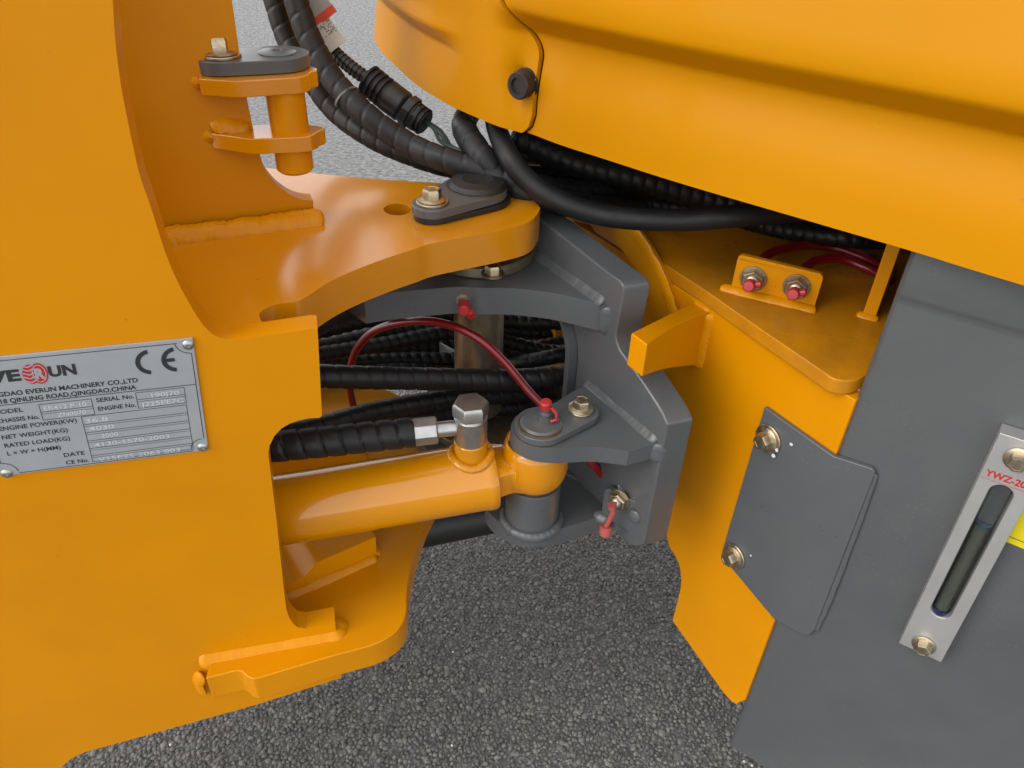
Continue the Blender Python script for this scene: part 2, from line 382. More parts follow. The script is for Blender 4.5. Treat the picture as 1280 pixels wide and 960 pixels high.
# coarse aggregate standing out of the binder near the machine
def aggregate():
    import numpy as np
    rs = np.random.RandomState(11); t = (1+5**.5)/2
    iv = np.array([(-1, t, 0), (1, t, 0), (-1, -t, 0), (1, -t, 0), (0, -1, t), (0, 1, t), (0, -1, -t), (0, 1, -t), (t, 0, -1), (t, 0, 1), (-t, 0, -1), (-t, 0, 1)], float); iv /= np.linalg.norm(iv[0])
    fi = np.array([(0, 11, 5), (0, 5, 1), (0, 1, 7), (0, 7, 10), (0, 10, 11), (1, 5, 9), (5, 11, 4), (11, 10, 2), (10, 7, 6), (7, 1, 8), (3, 9, 4), (3, 4, 2), (3, 2, 6), (3, 6, 8), (3, 8, 9), (4, 9, 5), (2, 4, 11), (6, 2, 10), (8, 6, 7), (9, 8, 1)])
    st = .0053; xs_ = np.arange(-.85, .62, st); ys_ = np.arange(.22, 1.42, st*.9); gx_, gy_ = np.meshgrid(xs_, ys_); gx_[::2] += st/2
    c = np.stack([gx_.ravel(), gy_.ravel()], 1); c += rs.uniform(-.0018, .0018, c.shape); n = len(c)
    keep = rs.rand(n) > .09; c = c[keep]; n = len(c)
    r = rs.uniform(.0021, .0039, n); big_ = rs.rand(n) > .93; r[big_] *= 1.45
    sc = np.stack([r*rs.uniform(.8, 1.25, n), r*rs.uniform(.8, 1.25, n), r*rs.uniform(.55, .85, n)], 1)
    q = rs.normal(size=(n, 4)); q[:, 1:3] *= .35; q /= np.linalg.norm(q, axis=1)[:, None]; w_, x_, y_, z_ = q.T
    R_ = np.stack([1-2*(y_*y_+z_*z_), 2*(x_*y_-z_*w_), 2*(x_*z_+y_*w_), 2*(x_*y_+z_*w_), 1-2*(x_*x_+z_*z_), 2*(y_*z_-x_*w_), 2*(x_*z_-y_*w_), 2*(y_*z_+x_*w_), 1-2*(x_*x_+y_*y_)], 1).reshape(n, 3, 3)
    loc = iv[None]*rs.uniform(.78, 1.18, (n, 12, 1))*sc[:, None, :]; P_ = np.einsum('nij,nkj->nki', R_, loc)
    top = rs.uniform(-.0012, .0008, n)+.0010
    P_[:, :, 2] += (top-sc[:, 2]*.55)[:, None]; P_[:, :, :2] += c[:, None, :]
    P_[:, :, 2] = np.where(P_[:, :, 2] > .0021, .0021+(P_[:, :, 2]-.0021)*.18, P_[:, :, 2])   # rolled flat on top
    F_ = fi[None]+(np.arange(n)*12)[:, None, None]
    me = bpy.data.meshes.new('asphalt_stones'); me.vertices.add(n*12); me.vertices.foreach_set('co', P_.astype(np.float32).ravel())
    nf = n*20; me.loops.add(nf*3); me.loops.foreach_set('vertex_index', F_.astype(np.int32).ravel()); me.polygons.add(nf)
    me.polygons.foreach_set('loop_start', np.arange(0, nf*3, 3, dtype=np.int32)); me.update(calc_edges=True); me.validate()
    o = bpy.data.objects.new('asphalt_stones', me); C.objects.link(o); o['kind'] = 'stuff'; o['label'] = 'coarse dark grey stones of the asphalt surface'
    m = bpy.data.materials.new('asphalt_stone'); m.use_nodes = True; N = m.node_tree.nodes; L = m.node_tree.links; b = N['Principled BSDF']
    g_ = N.new('ShaderNodeNewGeometry'); rp_ = N.new('ShaderNodeValToRGB'); L.new(g_.outputs['Random Per Island'], rp_.inputs[0])
    e = rp_.color_ramp.elements; e[0].color = (.085, .0825, .079, 1); e[1].color = (.205, .20, .19, 1); x = e.new(.72); x.color = (.148, .144, .138, 1); x = e.new(.97); x.color = (.18, .171, .155, 1)
    tc = N.new('ShaderNodeTexCoord'); nz_ = N.new('ShaderNodeTexNoise'); nz_.inputs['Scale'].default_value = 700; nz_.inputs['Detail'].default_value = 3; L.new(tc.outputs['Object'], nz_.inputs['Vector'])
    mr = N.new('ShaderNodeMapRange'); mr.inputs[3].default_value = .7; mr.inputs[4].default_value = 1.3; L.new(nz_.outputs[0], mr.inputs[0])
    mx = N.new('ShaderNodeVectorMath'); mx.operation = 'SCALE'; L.new(rp_.outputs[0], mx.inputs[0]); L.new(mr.outputs[0], mx.inputs['Scale']); L.new(mx.outputs[0], b.inputs['Base Color'])
    bp = N.new('ShaderNodeBump'); bp.inputs['Strength'].default_value = .6; bp.inputs['Distance'].default_value = .0008; L.new(nz_.outputs[0], bp.inputs['Height']); L.new(bp.outputs[0], b.inputs['Normal'])
    b.inputs['Roughness'].default_value = .7; b.inputs['Specular IOR Level'].default_value = .4
    me.materials.append(m)
aggregate()

# ================================================================== FRONT FRAME (yellow)
PIV = V3((-.032, .592, 0))                           # the vertical articulation axis
ZT, ZL = .61, .325
SIDE = upright(onz((395, 410), ZT), 75, True)              # outer face of the side plate; its normal points away from it, outwards
ff = thing('front_frame', (SIDE.o.x-.1, SIDE.o.y+.1, .24), 'yellow front frame of a loader carrying a metal nameplate, left of the grey pivot', 'machine frame')
sa = lambda pts: [SIDE.hit(p) for p in pts]
edge = sa([(397, 411.5), (402.5, 519)]) + sa([(400, 522), (385, 523), (374, 525.5), (362, 529.5), (352, 535.5), (343, 545), (337, 557), (335.5, 566), (336.5, 577)])
edge += sa([(345, 645), (355, 739), (358, 762), (361.5, 772), (366, 779), (372, 784), (383, 786), (419, 779), (420, 791)])
edge += sa([(427, 847), (320, 881), (140, 931), (106, 940), (88, 949), (74, 962), (62, 985)])
bx, by = edge[-1]
edge += [(bx-.03, by-.05), (bx-.22, by-.05), (-.40, .26)]
tp = sa([(141, 0), (144, 49), (151, 105), (161, 157), (174, 216), (188.5, 259), (206.5, 315), (222, 352), (236, 378), (250, 401), (263, 415.5), (276, 422.5), (292, 424.5), (326, 420.5), (390, 411)])
t0 = tp[0]
edge += [(-.40, .92), (t0[0]-.03, .92), (t0[0]-.005, .88)] + curve(tp, 4)
TA = .016
sp = MB().prism(SIDE, edge, -TA).build('side_plate', M['yellow'], ff, .0016, seg=3)
# back of the side plate: normal of SIDE points outwards? keep plate behind its traced face
def back_of_side(x, dy=0):                           # y of the plate's rear face at world x
    o = SIDE.o - SIDE.n*(TA+dy); return o.y+(x-o.x)*SIDE.a.y/SIDE.a.x
# top hinge plate
ft = flat(ZT-.003)
front = [ft.hit(p) for p in [(675, 262), (667, 273), (655, 280), (627, 287), (586, 295), (540, 304), (519, 311), (482, 323), (440, 339), (409, 354), (384, 370), (370, 376.5), (349, 379), (334, 384), (325, 391), (324.5, 396), (328, 402), (337, 404.5)]]
backe = [ft.hit(p) for p in [(677, 262), (668, 251), (650, 241), (612, 233), (560, 229.5), (450, 222), (352, 212), (330, 209)]]
xs = front[-1][0]
tpoly = curve(front, 4) + [(xs-.02, back_of_side(xs-.02)), (-.30, back_of_side(-.30)), (-.50, back_of_side(-.50)), (-.50, .80), (-.36, .72)] + curve(backe[::-1], 4)[:-1]
hole = [ft.hit((497+17.5*math.cos(a), 261.5+7.5*math.sin(a))) for a in [2*math.pi*k/28 for k in range(28)]]
top_plate = MB().prism(ft, tpoly, -.0265, [hole]).build('hinge_plate', M['satin'], ff, .0012)
top_plate['label'] = 'horizontal upper hinge plate with a round hole and curved edge'
# tower plate that stands on the hinge plate
tw0 = onz((392, 268), ZT); tw1 = onz((200, 293), ZT)
TOW = upright(tw0, math.degrees(math.atan2(tw0.x-tw1.x, tw0.y-tw1.y)), True)
ta = lambda pts: [TOW.hit(p) for p in pts]
tr = ta([(290, 0), (297, 50), (304, 97), (312, 140), (320, 175), (329, 206), (336, 219), (347, 232), (360, 242), (373, 248), (384, 250.3), (391.5, 250.5)])
tout = curve(tr, 3) + ta([(392.5, 269)]); tout = [(x, y) for x, y in tout]
bot = tout[-1][1]
tout += [(-.50, ZT-.003-TOW.o.z), (-.50, .98), (tr[0][0]-.01, .98), (tr[0][0]-.004, tr[0][1]+.10)]
tower = MB().prism(TOW, tout, -.014).build('tower_plate', M['yellow'], ff, .0008)
tower['label'] = 'shaded upright tower plate welded on the hinge plate'
weld(ff, [onz(p, ZT+.001) for p in [(193, 299), (250, 291.5), (320, 283), (388, 273.5), (405, 272.5)]], .0066, 'yellow', seed=1, out=TOW.n+V3((0, 0, 1)))
# roof of the tower, above the frame: the boom's cross plate
cr = MB(); cr.prism(Frame(TOW.at((-.40, .93)), TOW.a, TOW.n), [(0, -.02), (.20, -.02), (.20, .03), (0, .03)], .012)
cr.build('cross_plate', M['yellow'], ff, .001)
# pair of lugs with vertical pin
def lug(zt, root_px, pts, t, nm='lug'):
    f = flat(zt); q = [f.hit(p) for p in pts]; return MB().prism(f, q, -t).build(nm, M['satin'], ff, .0008)
r1 = TOW.hit((263, 166)); ZL2 = TOW.o.z + r1[1]
r2 = TOW.hit((248, 94)); ZL1 = TOW.o.z + r2[1]
rootz2 = [(258, 161), (263, 166.5)]
l2 = lug(ZL2, None, [(263, 166.5), (314, 174), (376, 171.5), (388, 170), (395, 166.5), (397, 164.5), (405, 161.5), (405.5, 159), (398, 157), (386, 155.5), (368, 154.5), (345, 155), (318, 156), (300, 152), (262, 155)], .0105)
l1 = lug(ZL1, None, [(248, 98.5), (294, 101.5), (368, 97), (379, 95.5), (386, 93), (388, 90), (396, 88), (396, 85), (388, 82), (372, 79), (350, 80), (310, 84), (285, 84), (247, 88)], .0105)
for z, a, b_, sd_ in ((ZL1, (247, 96), (247, 114), 3), (ZL2, (261, 163), (261, 180), 4)):
    p = TOW.hit(a); q = TOW.hit(b_)
    weld(ff, [TOW.at(p, -.001), TOW.at(((p[0]+q[0])/2-.002, (p[1]+q[1])/2), -.001), TOW.at(q, -.001)], .0068, 'yellow', seed=sd_, out=TOW.n-TOW.a*.8)
weld(ff, [TOW.at(TOW.hit(p), .0) for p in [(262, 157), (285, 154.5), (312, 157)]], .0062, 'yellow', seed=6, out=TOW.n+V3((0, 0, 1)))
weld(ff, [TOW.at(TOW.hit(p), .0) for p in [(252, 86), (275, 84), (298, 84)]], .0055, 'yellow', seed=8, out=TOW.n+V3((0, 0, 1)))
# lower plate
fl_ = flat(ZL)
lfront = [fl_.hit(p) for p in [(257, 848), (294, 838.5), (302, 839), (308, 845), (316, 849), (325, 847), (412, 821), (464, 807), (480, 800), (496, 788.5), (505, 775), (508.5, 761), (508.5, 744), (512.5, 715), (520, 684), (533, 645), (552, 610)]]
nose = [(PIV.x+.058*math.cos(a), PIV.y+.058*math.sin(a)) for a in [math.radians(x) for x in (-50, -25, 0, 30, 60, 90, 110)]]
LB = fl_.hit((486, 488))
lpoly = lfront[:8] + curve(lfront[7:], 4)[1:] + nose + [LB, (-.36, .80), (-.50, .88), (-.50, .16), (-.30, .26), (lfront[0][0]-.0, lfront[0][1]+.02)]
x0 = lfront[0][0]; y0 = lfront[0][1]
sidey = lambda x: SIDE.o.y+(x-SIDE.o.x)*SIDE.a.y/SIDE.a.x
lpoly[-2] = (-.50, back_of_side(-.50)); lpoly[-1] = (x0-.002, sidey(x0)-.0008)
lpoly[-2:-1] = [(-.50, back_of_side(-.50)), (x0-.02, back_of_side(x0-.02)), (x0-.004, back_of_side(x0-.004))]
lower = MB().prism(fl_, lpoly, -.027).build('lower_plate', M['yellow'], ff, .0012)
lower['label'] = 'lower hinge plate that sticks out below the side plate'
ua_, ub_ = SIDE.hit((254, 840))[0], SIDE.hit((419, 782))[0]
weld(ff, [SIDE.at((ua_+(ub_-ua_)*t, ZL+.0012), .0012) for t in (0, .25, .5, .75, 1)]+[SIDE.at((ub_+.003, ZL+.0015), -.001), SIDE.at((ub_+.005, ZL+.0015), -.008), SIDE.at((ub_+.003, ZL+.0015), -.015)], .0054, 'yellow', seed=11, out=SIDE.n+V3((0, 0, 1)), wide=1.25)
weld(ff, [SIDE.at(SIDE.hit(p), .0015) for p in [(250, 838), (247, 850), (254, 866)]], .0055, 'yellow', seed=12, out=SIDE.n-SIDE.a)
# block standing on the lower plate behind the opening
b0, b1 = onz((345, 752), ZL), onz((471, 696), ZL)
BLK = upright(b0, math.degrees(math.atan2(b1.x-b0.x, b1.y-b0.y)))
bp_ = [BLK.hit(p) for p in [(471, 697), (469.6, 671), (430, 688.5), (405, 699), (396, 704), (389, 711), (383, 718), (375, 724.5), (364, 729.5), (340, 738)]]
bpoly = [bp_[0]] + curve(bp_[1:], 3) + [(bp_[-1][0]-.05, bp_[-1][1]), (bp_[-1][0]-.05, -.001), (bp_[0][0], -.001)]
MB().prism(BLK, bpoly, -.045).build('stop_block', M['yellow'], ff, .0012)
weld(ff, [BLK.at((BLK.hit(p)[0], .001), .002) for p in [(340, 755), (400, 728), (440, 710), (470, 697)]], .0052, 'yellow', seed=15, out=BLK.n+V3((0, 0, 1)))
e = BLK.hit((471, 697))[0]
weld(ff, [BLK.at((e+.002, .001), .0), BLK.at((e+.004, .002), -.012), BLK.at((e+.002, .002), -.022)], .0045, 'yellow', seed=16, out=BLK.a+V3((0, 0, 1)))
# rib across the lower plate behind the cylinder
rb = onz((455, 592), ZL); RIB = upright(rb, 75)
MB().prism(RIB, [(-.30, -.002), (0, -.002), (0, .045), (-.012, .055), (-.30, .055)], -.014).build('rib', M['yellow'], ff, .001)
weld(ff, [RIB.at((.003, .001), .0), RIB.at((.003, .02), -.004), RIB.at((.003, .045), -.006)], .004, 'yellow', seed=18, out=RIB.a+RIB.n)

# nameplate, riveted to the side plate
pl0, pl1 = SIDE.hit((241, 421)), SIDE.hit((261, 561))
PW, PH = .116, pl0[1]-pl1[1]
NP = Frame(SIDE.at((pl1[0]-PW, pl1[1]), .0002), SIDE.a, SIDE.b)
sh = pl0[0]-pl1[0]
npl = MB().prism(NP, [(0, 0), (PW, 0), (PW+sh, PH), (sh, PH)], .0011).build('nameplate', M['plate'], ff, .0002)
npl['label'] = 'silver etched nameplate with black print and a red logo'
HP = .0013
X = lambda fx, fy: (fx*PW+sh*fy, fy*PH)
ink, red, stamp, fields = MB(), MB(), MB(), MB()
def line(b, p, q, wd=.0004, h=HP): strip(b, NP, X(*p), X(*q), wd, h)
def boxed(x0_, y0_, x1_, y1_, rows=()):
    for p, q in (((x0_, y0_), (x1_, y0_)), ((x1_, y0_), (x1_, y1_)), ((x1_, y1_), (x0_, y1_)), ((x0_, y1_), (x0_, y0_))): line(fields, p, q, .0003)
    for y in rows:
        line(fields, (x0_, y), (x1_, y), .0003); line(fields, (x0_, y-.018), (x1_, y-.018), .0002)
def T(b, x0_, x1_, fy, s_, cap, bold=0.0, h=HP):
    """one printed word or line fitted between x0_ and x1_ with capital height cap (metres)"""
    vs_, fs = text_mesh(s_, 1.0, bold); lo = min(v[0] for v in vs_); hi = max(v[0] for v in vs_); k = (x1_-x0_)*PW/(hi-lo); ky = cap/.729
    o = X(x0_, fy); sl = sh/PH
    b.add([NP.at((o[0]+(v[0]-lo)*k+sl*v[1]*ky, o[1]+v[1]*ky), h) for v in vs_], fs)
for p, q in (((.085, .014), (.925, .014)), ((.085, .97), (.925, .97)), ((.018, .12), (.018, .88)), ((.985, .12), (.985, .88)), ((.018, .617), (.985, .617))): line(ink, p, q)
for cx, cy, a0 in ((.022, .03, 0), (.978, .03, 90), (.978, .97, 180), (.022, .97, 270)):
    c = X(cx, cy); r = .0072; pr = None
    for k in range(9):
        a = math.radians(a0+90*k/8); q = (c[0]+r*math.cos(a), c[1]+r*math.sin(a))
        if pr: strip(ink, NP, pr, q, .0004, HP)
        pr = q
T(ink, .035, .222, .805, 'EVE', .0072, .045); T(ink, .342, .463, .808, 'UN', .0068, .045)
T(ink, .035, .722, .688, 'QINGDAO EVERUN MACHINERY CO.,LTD', .0031, .022)
T(ink, .035, .708, .631, 'NO.18 QINLING ROAD,QINGDAO,CHINA', .0031, .022)
for x0_, x1_, fy, s_ in ((.06, .189, .535, 'MODEL'), (.06, .249, .460, 'CHASSIS No.'), (.06, .408, .393, 'ENGINE POWER(KW)'), (.06, .357, .318, 'NET WEIGHT(KG)'), (.06, .357, .243, 'RATED LOAD(KG)'),
                         (.06, .304, .171, 'L × W × H(MM)'), (.308, .405, .095, 'DATE'), (.308, .417, .023, 'CE No.'), (.517, .69, .544, 'SERIAL No.'), (.516, .69, .469, 'ENGINE No.')): T(ink, x0_, x1_, fy+.012, s_, .0030, .014)
boxed(.262, .455, .496, .59, (.525,)); boxed(.70, .465, .927, .60, (.54,)); boxed(.433, .030, .925, .447, (.376, .302, .226, .156, .088))
for x0_, x1_, fy, s_ in ((.28, .47, .535, 'ER412 P-10'), (.33, .46, .468, 'ZN0070'), (.77, .90, .545, '190J70'), (.715, .915, .475, 'J225EE7C'), (.445, .55, .388, '36.8'), (.455, .57, .316, '4030'),
                         (.50, .58, .240, '2000'), (.46, .82, .165, '4130-1570-2003'), (.46, .86, .026, 'V15E25 2063 003')): T(stamp, x0_, x1_, fy, s_, .0031, .004)
# the two letters of the conformity mark: open rings, one with a bar
def arc(b, c, r0, r1, a0, a1, n=22):
    for k in range(n):
        a, e_ = math.radians(a0+(a1-a0)*k/n), math.radians(a0+(a1-a0)*(k+1)/n); f = lambda r, t: NP.at((c[0]+r*math.cos(t)+sh/PH*r*math.sin(t), c[1]+r*math.sin(t)), HP)
        b.add([f(r0, a), f(r1, a), f(r1, e_), f(r0, e_)], [(0, 1, 2, 3)])
for fx in (.797, .915):
    c = X(fx, .842); arc(ink, c, .0057, .0083, 98, 262)
c = X(.915, .842); strip(ink, NP, (c[0]-.0068, c[1]), (c[0]-.0012, c[1]), .0024, HP+.00002)
# red tyre emblem: tread blocks on the left, an R in a ring on the right
c = X(.2855, .842); el = lambda a, rx, ry, ox=0: NP.at((c[0]+ox+rx*math.cos(a)+sh/PH*ry*math.sin(a), c[1]+ry*math.sin(a)), HP)
n_ = 40; pale = MB()
def disc(b, ox, rx, ry, h):
    q = [NP.at((c[0]+ox+rx*math.cos(a)+sh/PH*ry*math.sin(a), c[1]+ry*math.sin(a)), h) for a in [2*math.pi*k/n_ for k in range(n_)]]; b.add(q, [tuple(range(n_))])
disc(red, -.0022, .0040, .0064, HP); disc(red, .0020, .0043, .0068, HP+.00003)
for k in range(5):
    y = -.0052+k*.0025
    for sx in (-1, 1):
        p0_, p1_ = (c[0]-.0029+sx*.0030, c[1]+y+.0014), (c[0]-.0029, c[1]+y-.0002); strip(pale, NP, (p0_[0]+sh/PH*(y+.0014), p0_[1]), (p1_[0]+sh/PH*y, p1_[1]), .0008, HP+.00005)
def dring(b, ox, r0, r1, h):
    f = lambda r, a: NP.at((c[0]+ox+r[0]*math.cos(a)+sh/PH*r[1]*math.sin(a), c[1]+r[1]*math.sin(a)), h)
    q = [f(r0, 2*math.pi*k/n_) for k in range(n_)]+[f(r1, 2*math.pi*k/n_) for k in range(n_)]; b.add(q, [(k, (k+1) % n_, n_+(k+1) % n_, n_+k) for k in range(n_)])
dring(pale, .0020, (.0030, .0053), (.0035, .0058), HP+.00006)
vs_, fs = text_mesh('R', .0090, .0005); pale.add([NP.at((c[0]-.0006+p[0]*.80+sh/PH*p[1], c[1]-.0032+p[1]), HP+.00007) for p in vs_], fs)
eo = red.build('emblem', M['redink'], npl); pale.build('emblem_cutout', M['plate'], npl)
ink.build('lettering', M['ink'], npl); stamp.build('stamped_figures', M['stamp'], npl); fields.build('field_lines', M['ink'], npl)
for fx, fy in ((.975, .948), (.972, .035), (.028, .02), (.03, .945)):
    MB().lathe(NP.at(X(fx, fy), .0011), NP.n, [(.0031, 0), (.0031, .0003), (.0024, .0010), (.0012, .0013), (.0011, .0006), (.0002, .0006)], 20).build('rivet', M['steel'], npl)

# yellow pin through the lugs, with its grey retainer and bolt
pb = flat(ZL2).hit((362.5, 161.5)); pbase = V3((pb[0], pb[1], ZL2))
lp = thing('lug_pin', pbase, 'upright yellow pin through two small lugs under a grey retainer plate', 'hinge pin', 'hinge pins of the machine')
PR = .0128
MB().lathe((pb[0], pb[1], ZL2-.029), (0, 0, 1), [(PR-.002, 0), (PR, .002), (PR, ZL1-ZL2+.0265), (PR-.001, ZL1-ZL2+.0270)], 32).build('pin', M['yellow'], lp)
fk = flat(ZL1+.0004); k0 = fk.hit((349, 82.5)); k1 = fk.hit((280, 88))
MB().prism(fk, capsule(k0, .0205, k1, .016), .0085).build('retainer_plate', M['grey'], lp, .0008)
MB().lathe((k0[0], k0[1], ZL1+.0088), (0, 0, 1), [(.0125, 0), (.0125, .0007), (.011, .0014), (.003, .0016), (.0026, .0008), (.0006, .0008)], 28).build('pin_head', M['grey'], lp)
bolt(lp, (k1[0], k1[1], ZL1+.0090), (0, 0, 1), .0078, washer=.0125)

# ================================================================== PIVOT FRAME (grey)
KV = .89
VP = upright(onz((834, 530), CAM_H-(CAM_H-.453)*KV), -34, True)        # face of the end plate; normal points away to the right rear
va = lambda pts: [VP.hit(p) for p in pts]
ZG = .556
pf = thing('articulation_hinge', (PIV.x, PIV.y, .33), 'dark grey pivot frame with lugs and a cut out end plate, between the yellow halves', 'machine frame')
vo = va([(804, 680), (834, 531)]) + va([(828, 517), (821, 505), (802, 476), (786, 454), (774, 438), (770, 428), (769, 419), (771, 409), (779, 365), (778.5, 357), (774, 351), (764, 344), (678, 276)])
wx = va([(722, 440)])[0][0]; zt_ = vo[-1][1]; zl_ = va([(769, 665)])[0]
ZW = .388
vo += [(.31, zt_), (.31, .534), (.20, .534)] + [(wc[0]+.045*math.cos(t), wc[1]+.045*math.sin(t)) for wc, t0_ in (((wx+.045, .534-.045), 90), ((wx+.045, ZW+.045), 180)) for t in [math.radians(t0_+90*k/7) for k in range(8)]] + [(.31, ZW), (.31, zl_[1]-.018)] + va([(769, 665), (774, 671), (780, 676), (787, 681), (795, 683), (800, 682.5)])
TV = .0218; VPS = Frame(VP.o, VP.a, VP.b); VPS.n = VP.n-VP.a*.25
ep = MB().prism(VPS, vo, TV).build('end_plate', M['grey'], pf, .0022, seg=3)
ep['label'] = 'thick grey upright end plate with stepped outline and window'
# window collar: a bent strip standing round the near end of the opening
arcw = [(.16, .5335)]+[(wc[0]+.0447*math.cos(t), wc[1]+.0447*math.sin(t)) for wc, t0_ in (((wx+.045, .534-.045), 90), ((wx+.045, ZW+.045), 180)) for t in [math.radians(t0_+90*k/9) for k in range(10)]]+[(.16, ZW+.0005)]
inn = [(p[0]+(.0055 if i_ not in (0, len(arcw)-1) else 0), p[1]+(-.0055 if i_ == 0 else .0055 if i_ == len(arcw)-1 else 0)) for i_, p in enumerate(arcw)]
MB().prism(VP, arcw+inn[::-1], TV+.016, (), -.008).build('window_collar', M['grey'], pf, .0008)
# upper hinge plate of the pivot frame
fg = flat(ZG)
gl = [fg.hit(p) for p in [(455, 371), (480, 367), (530, 362), (575, 358.5), (600, 360), (640, 360.5), (690, 366), (735, 376), (757, 381)]]
def on_v(u): q = VP.at((u, 0)); return (q.x, q.y)
ga = onz((762, 380), ZG)
uu = (V3((ga.x, ga.y, 0))-V3((VP.o.x, VP.o.y, 0))).dot(VP.a)
gpoly = curve(gl, 3) + [(ga.x, ga.y)] + [on_v(uu-.001), on_v(.36)] + [(PIV.x-.06, PIV.y+.13), (PIV.x-.085, PIV.y+.06), (PIV.x-.10, PIV.y-.01), (PIV.x-.105, PIV.y-.06)]
gu = MB().prism(fg, gpoly, -.024).build('upper_plate', M['grey'], pf, .0012)
weld(pf, [V3((*on_v(u), ZG+.002)) for u in (uu+.002, .13, .2, .27)], .0065, 'grey', seed=21, out=-VP.n+V3((0, 0, 1)))
weld(pf, [V3((*on_v(uu-.003), ZG)), V3((*on_v(uu-.0035), ZG-.012)), V3((*on_v(uu-.002), ZG-.025))], .005, 'grey', seed=22, out=-VP.n-VP.a)
# lower hinge plate, far and low
fgl = flat(.368)
MB().prism(fgl, [on_v(.09), on_v(.36), (PIV.x-.03, PIV.y+.13), (PIV.x-.058, PIV.y+.05)] + [(PIV.x+.062*math.cos(a), PIV.y+.062*math.sin(a)) for a in [math.radians(x) for x in range(165, 290, 15)]] + [(PIV.x+.06, PIV.y-.05)], -.024).build('lower_plate', M['grey'], pf, .0012)
# bearing rings and the main pin
pv = thing('pivot_pin', (PIV.x, PIV.y, .37), 'main pivot pin, rusty steel column under a dark teardrop retainer with a gold bolt', 'hinge pin', 'hinge pins of the machine')
ax = (0, 0, 1)
MB().lathe((PIV.x, PIV.y, .392), ax, [(.0225, 0), (.0225, ZG-.024-.392)], 40).build('column', M['dirtysteel'], pv)
rg = MB().lathe((PIV.x+.001, PIV.y, ZG+.0003), ax, [(.0455, 0), (.0465, .001), (.0465, .0085), (.0455, .0095), (.028, .0095), (.028, .004)], 56).build('bearing_ring', M['dirtysteel'], pv)
MB().lathe((PIV.x, PIV.y, ZG+.004), ax, [(.026, 0), (.026, .0225)], 40).build('spacer', M['dark'], pv)
rp = onz((616, 343), ZG+.0098)
bolt(pv, (rp.x, rp.y, ZG+.0098), ax, .0062, 'ring_bolt', 'zinc')
MB().lathe((PIV.x, PIV.y, .3683), ax, [(.044, 0), (.045, .001), (.045, .008), (.044, .009), (.03, .009)], 48).build('lower_ring', M['dirtysteel'], pv)
fr_ = flat(ZT-.0028); c0 = fr_.hit((597, 250)); c1 = fr_.hit((541, 272))
MB().prism(fr_, capsule(c0, .0265, c1, .0145, 22), .0045).build('foot', M['black'], pv, .0008)
fr2 = flat(ZT+.0017)
MB().prism(fr2, capsule((c0[0]-.002, c0[1]), .0255, c1, .0155, 22), .0075).build('retainer_plate', M['grey'], pv, .0012)
MB().lathe((c0[0], c0[1], ZT+.0092), ax, [(.0235, 0), (.0235, .0012), (.021, .0045), (.012, .0058), (.011, .0052), (.001, .0052)], 40).build('cap', M['black'], pv)
weld(pv, [V3((c0[0]+.0240*math.cos(t), c0[1]+.0240*math.sin(t), ZT+.0094)) for t in [math.radians(a) for a in range(160, 330, 9)]], .0010, 'grease', name='grease_smear', seed=73)
bolt(pv, (c1[0], c1[1], ZT+.0093), ax, .0068, washer=.0122)
# grease nipple in the edge of the upper plate
gp = onz((579, 376), ZG-.012)
nn = V3((.05, -1, -.05))
MB().lathe(gp+V3((0, .002, 0)), nn, [(.0062, 0), (.0062, .002), (.004, .0022), (.004, .005)], 16).build('grease_nipple', M['dirtysteel'], pf)
MB().lathe(gp+V3((.001, -.003, -.001)), nn, [(.004, 0), (.0047, .001), (.0047, .010), (.0036, .0115)], 18).build('nipple_cap', M['redcap'], pf)
MB().lathe(gp+V3((.005, -.008, -.004)), V3((.5, -1, -.5)), [(.003, 0), (.0036, .001), (.0034, .006)], 12).build('nipple_cap', M['redcap'], pf)
# cylinder lugs on the end plate
ZE = .424; ZU, ZD = .474, .366
EA = onz((668, 588), ZE-.003); EA = V3((EA.x, EA.y, 0))                # eye axis
fu = flat(ZU)
ua = [fu.hit(p) for p in [(786, 564), (764, 561), (741, 559), (717, 560), (694, 561), (670, 558.5), (654, 553), (642, 544), (638.5, 535), (641, 526), (650, 517.5), (677, 510), (698, 501), (717, 489), (735, 481)]]
ue = fu.hit((806, 561))
def u_of(p): return (V3((p[0], p[1], 0))-V3((VP.o.x, VP.o.y, 0))).dot(VP.a)
upoly = [on_v(u_of(ue)), ua[0]] + curve(ua[1:], 3) + [on_v(u_of(ua[-1]))]
MB().prism(fu, upoly, -.0145).build('upper_lug', M['grey'], pf, .0012)
weld(pf, [V3((*on_v(u), ZU+.0015)) for u in (u_of(ue)+.001, .03, .06, u_of(ua[-1])+.004)], .0055, 'grey', seed=23, out=-VP.n+V3((0, 0, 1)))
weld(pf, [V3((*on_v(u_of(ue)-.002), z)) for z in (ZU+.001, ZU-.008, ZU-.017)], .0055, 'grey', seed=24, out=-VP.n-VP.a)
fd = flat(ZD)
la = [fd.hit(p) for p in [(778, 637), (764, 642), (731, 652), (694, 663), (670, 665.6), (647, 663), (628, 654.6), (614, 644), (606, 632)]]
lc = V3((EA.x, EA.y)); r_ = (V3(la[-1])-lc).length
aa = math.atan2(la[-1][1]-lc.y, la[-1][0]-lc.x) % (2*math.pi)
rest = [(lc.x+r_*math.cos(t), lc.y+r_*math.sin(t)) for t in [aa-math.radians(20)*k for k in range(1, 5)]]
lpol = [on_v(u_of(la[0])-.004)] + curve(la, 3) + rest + [on_v(.13)]
MB().prism(fd, lpol, -.0185).build('lower_lug', M['grey'], pf, .0014)
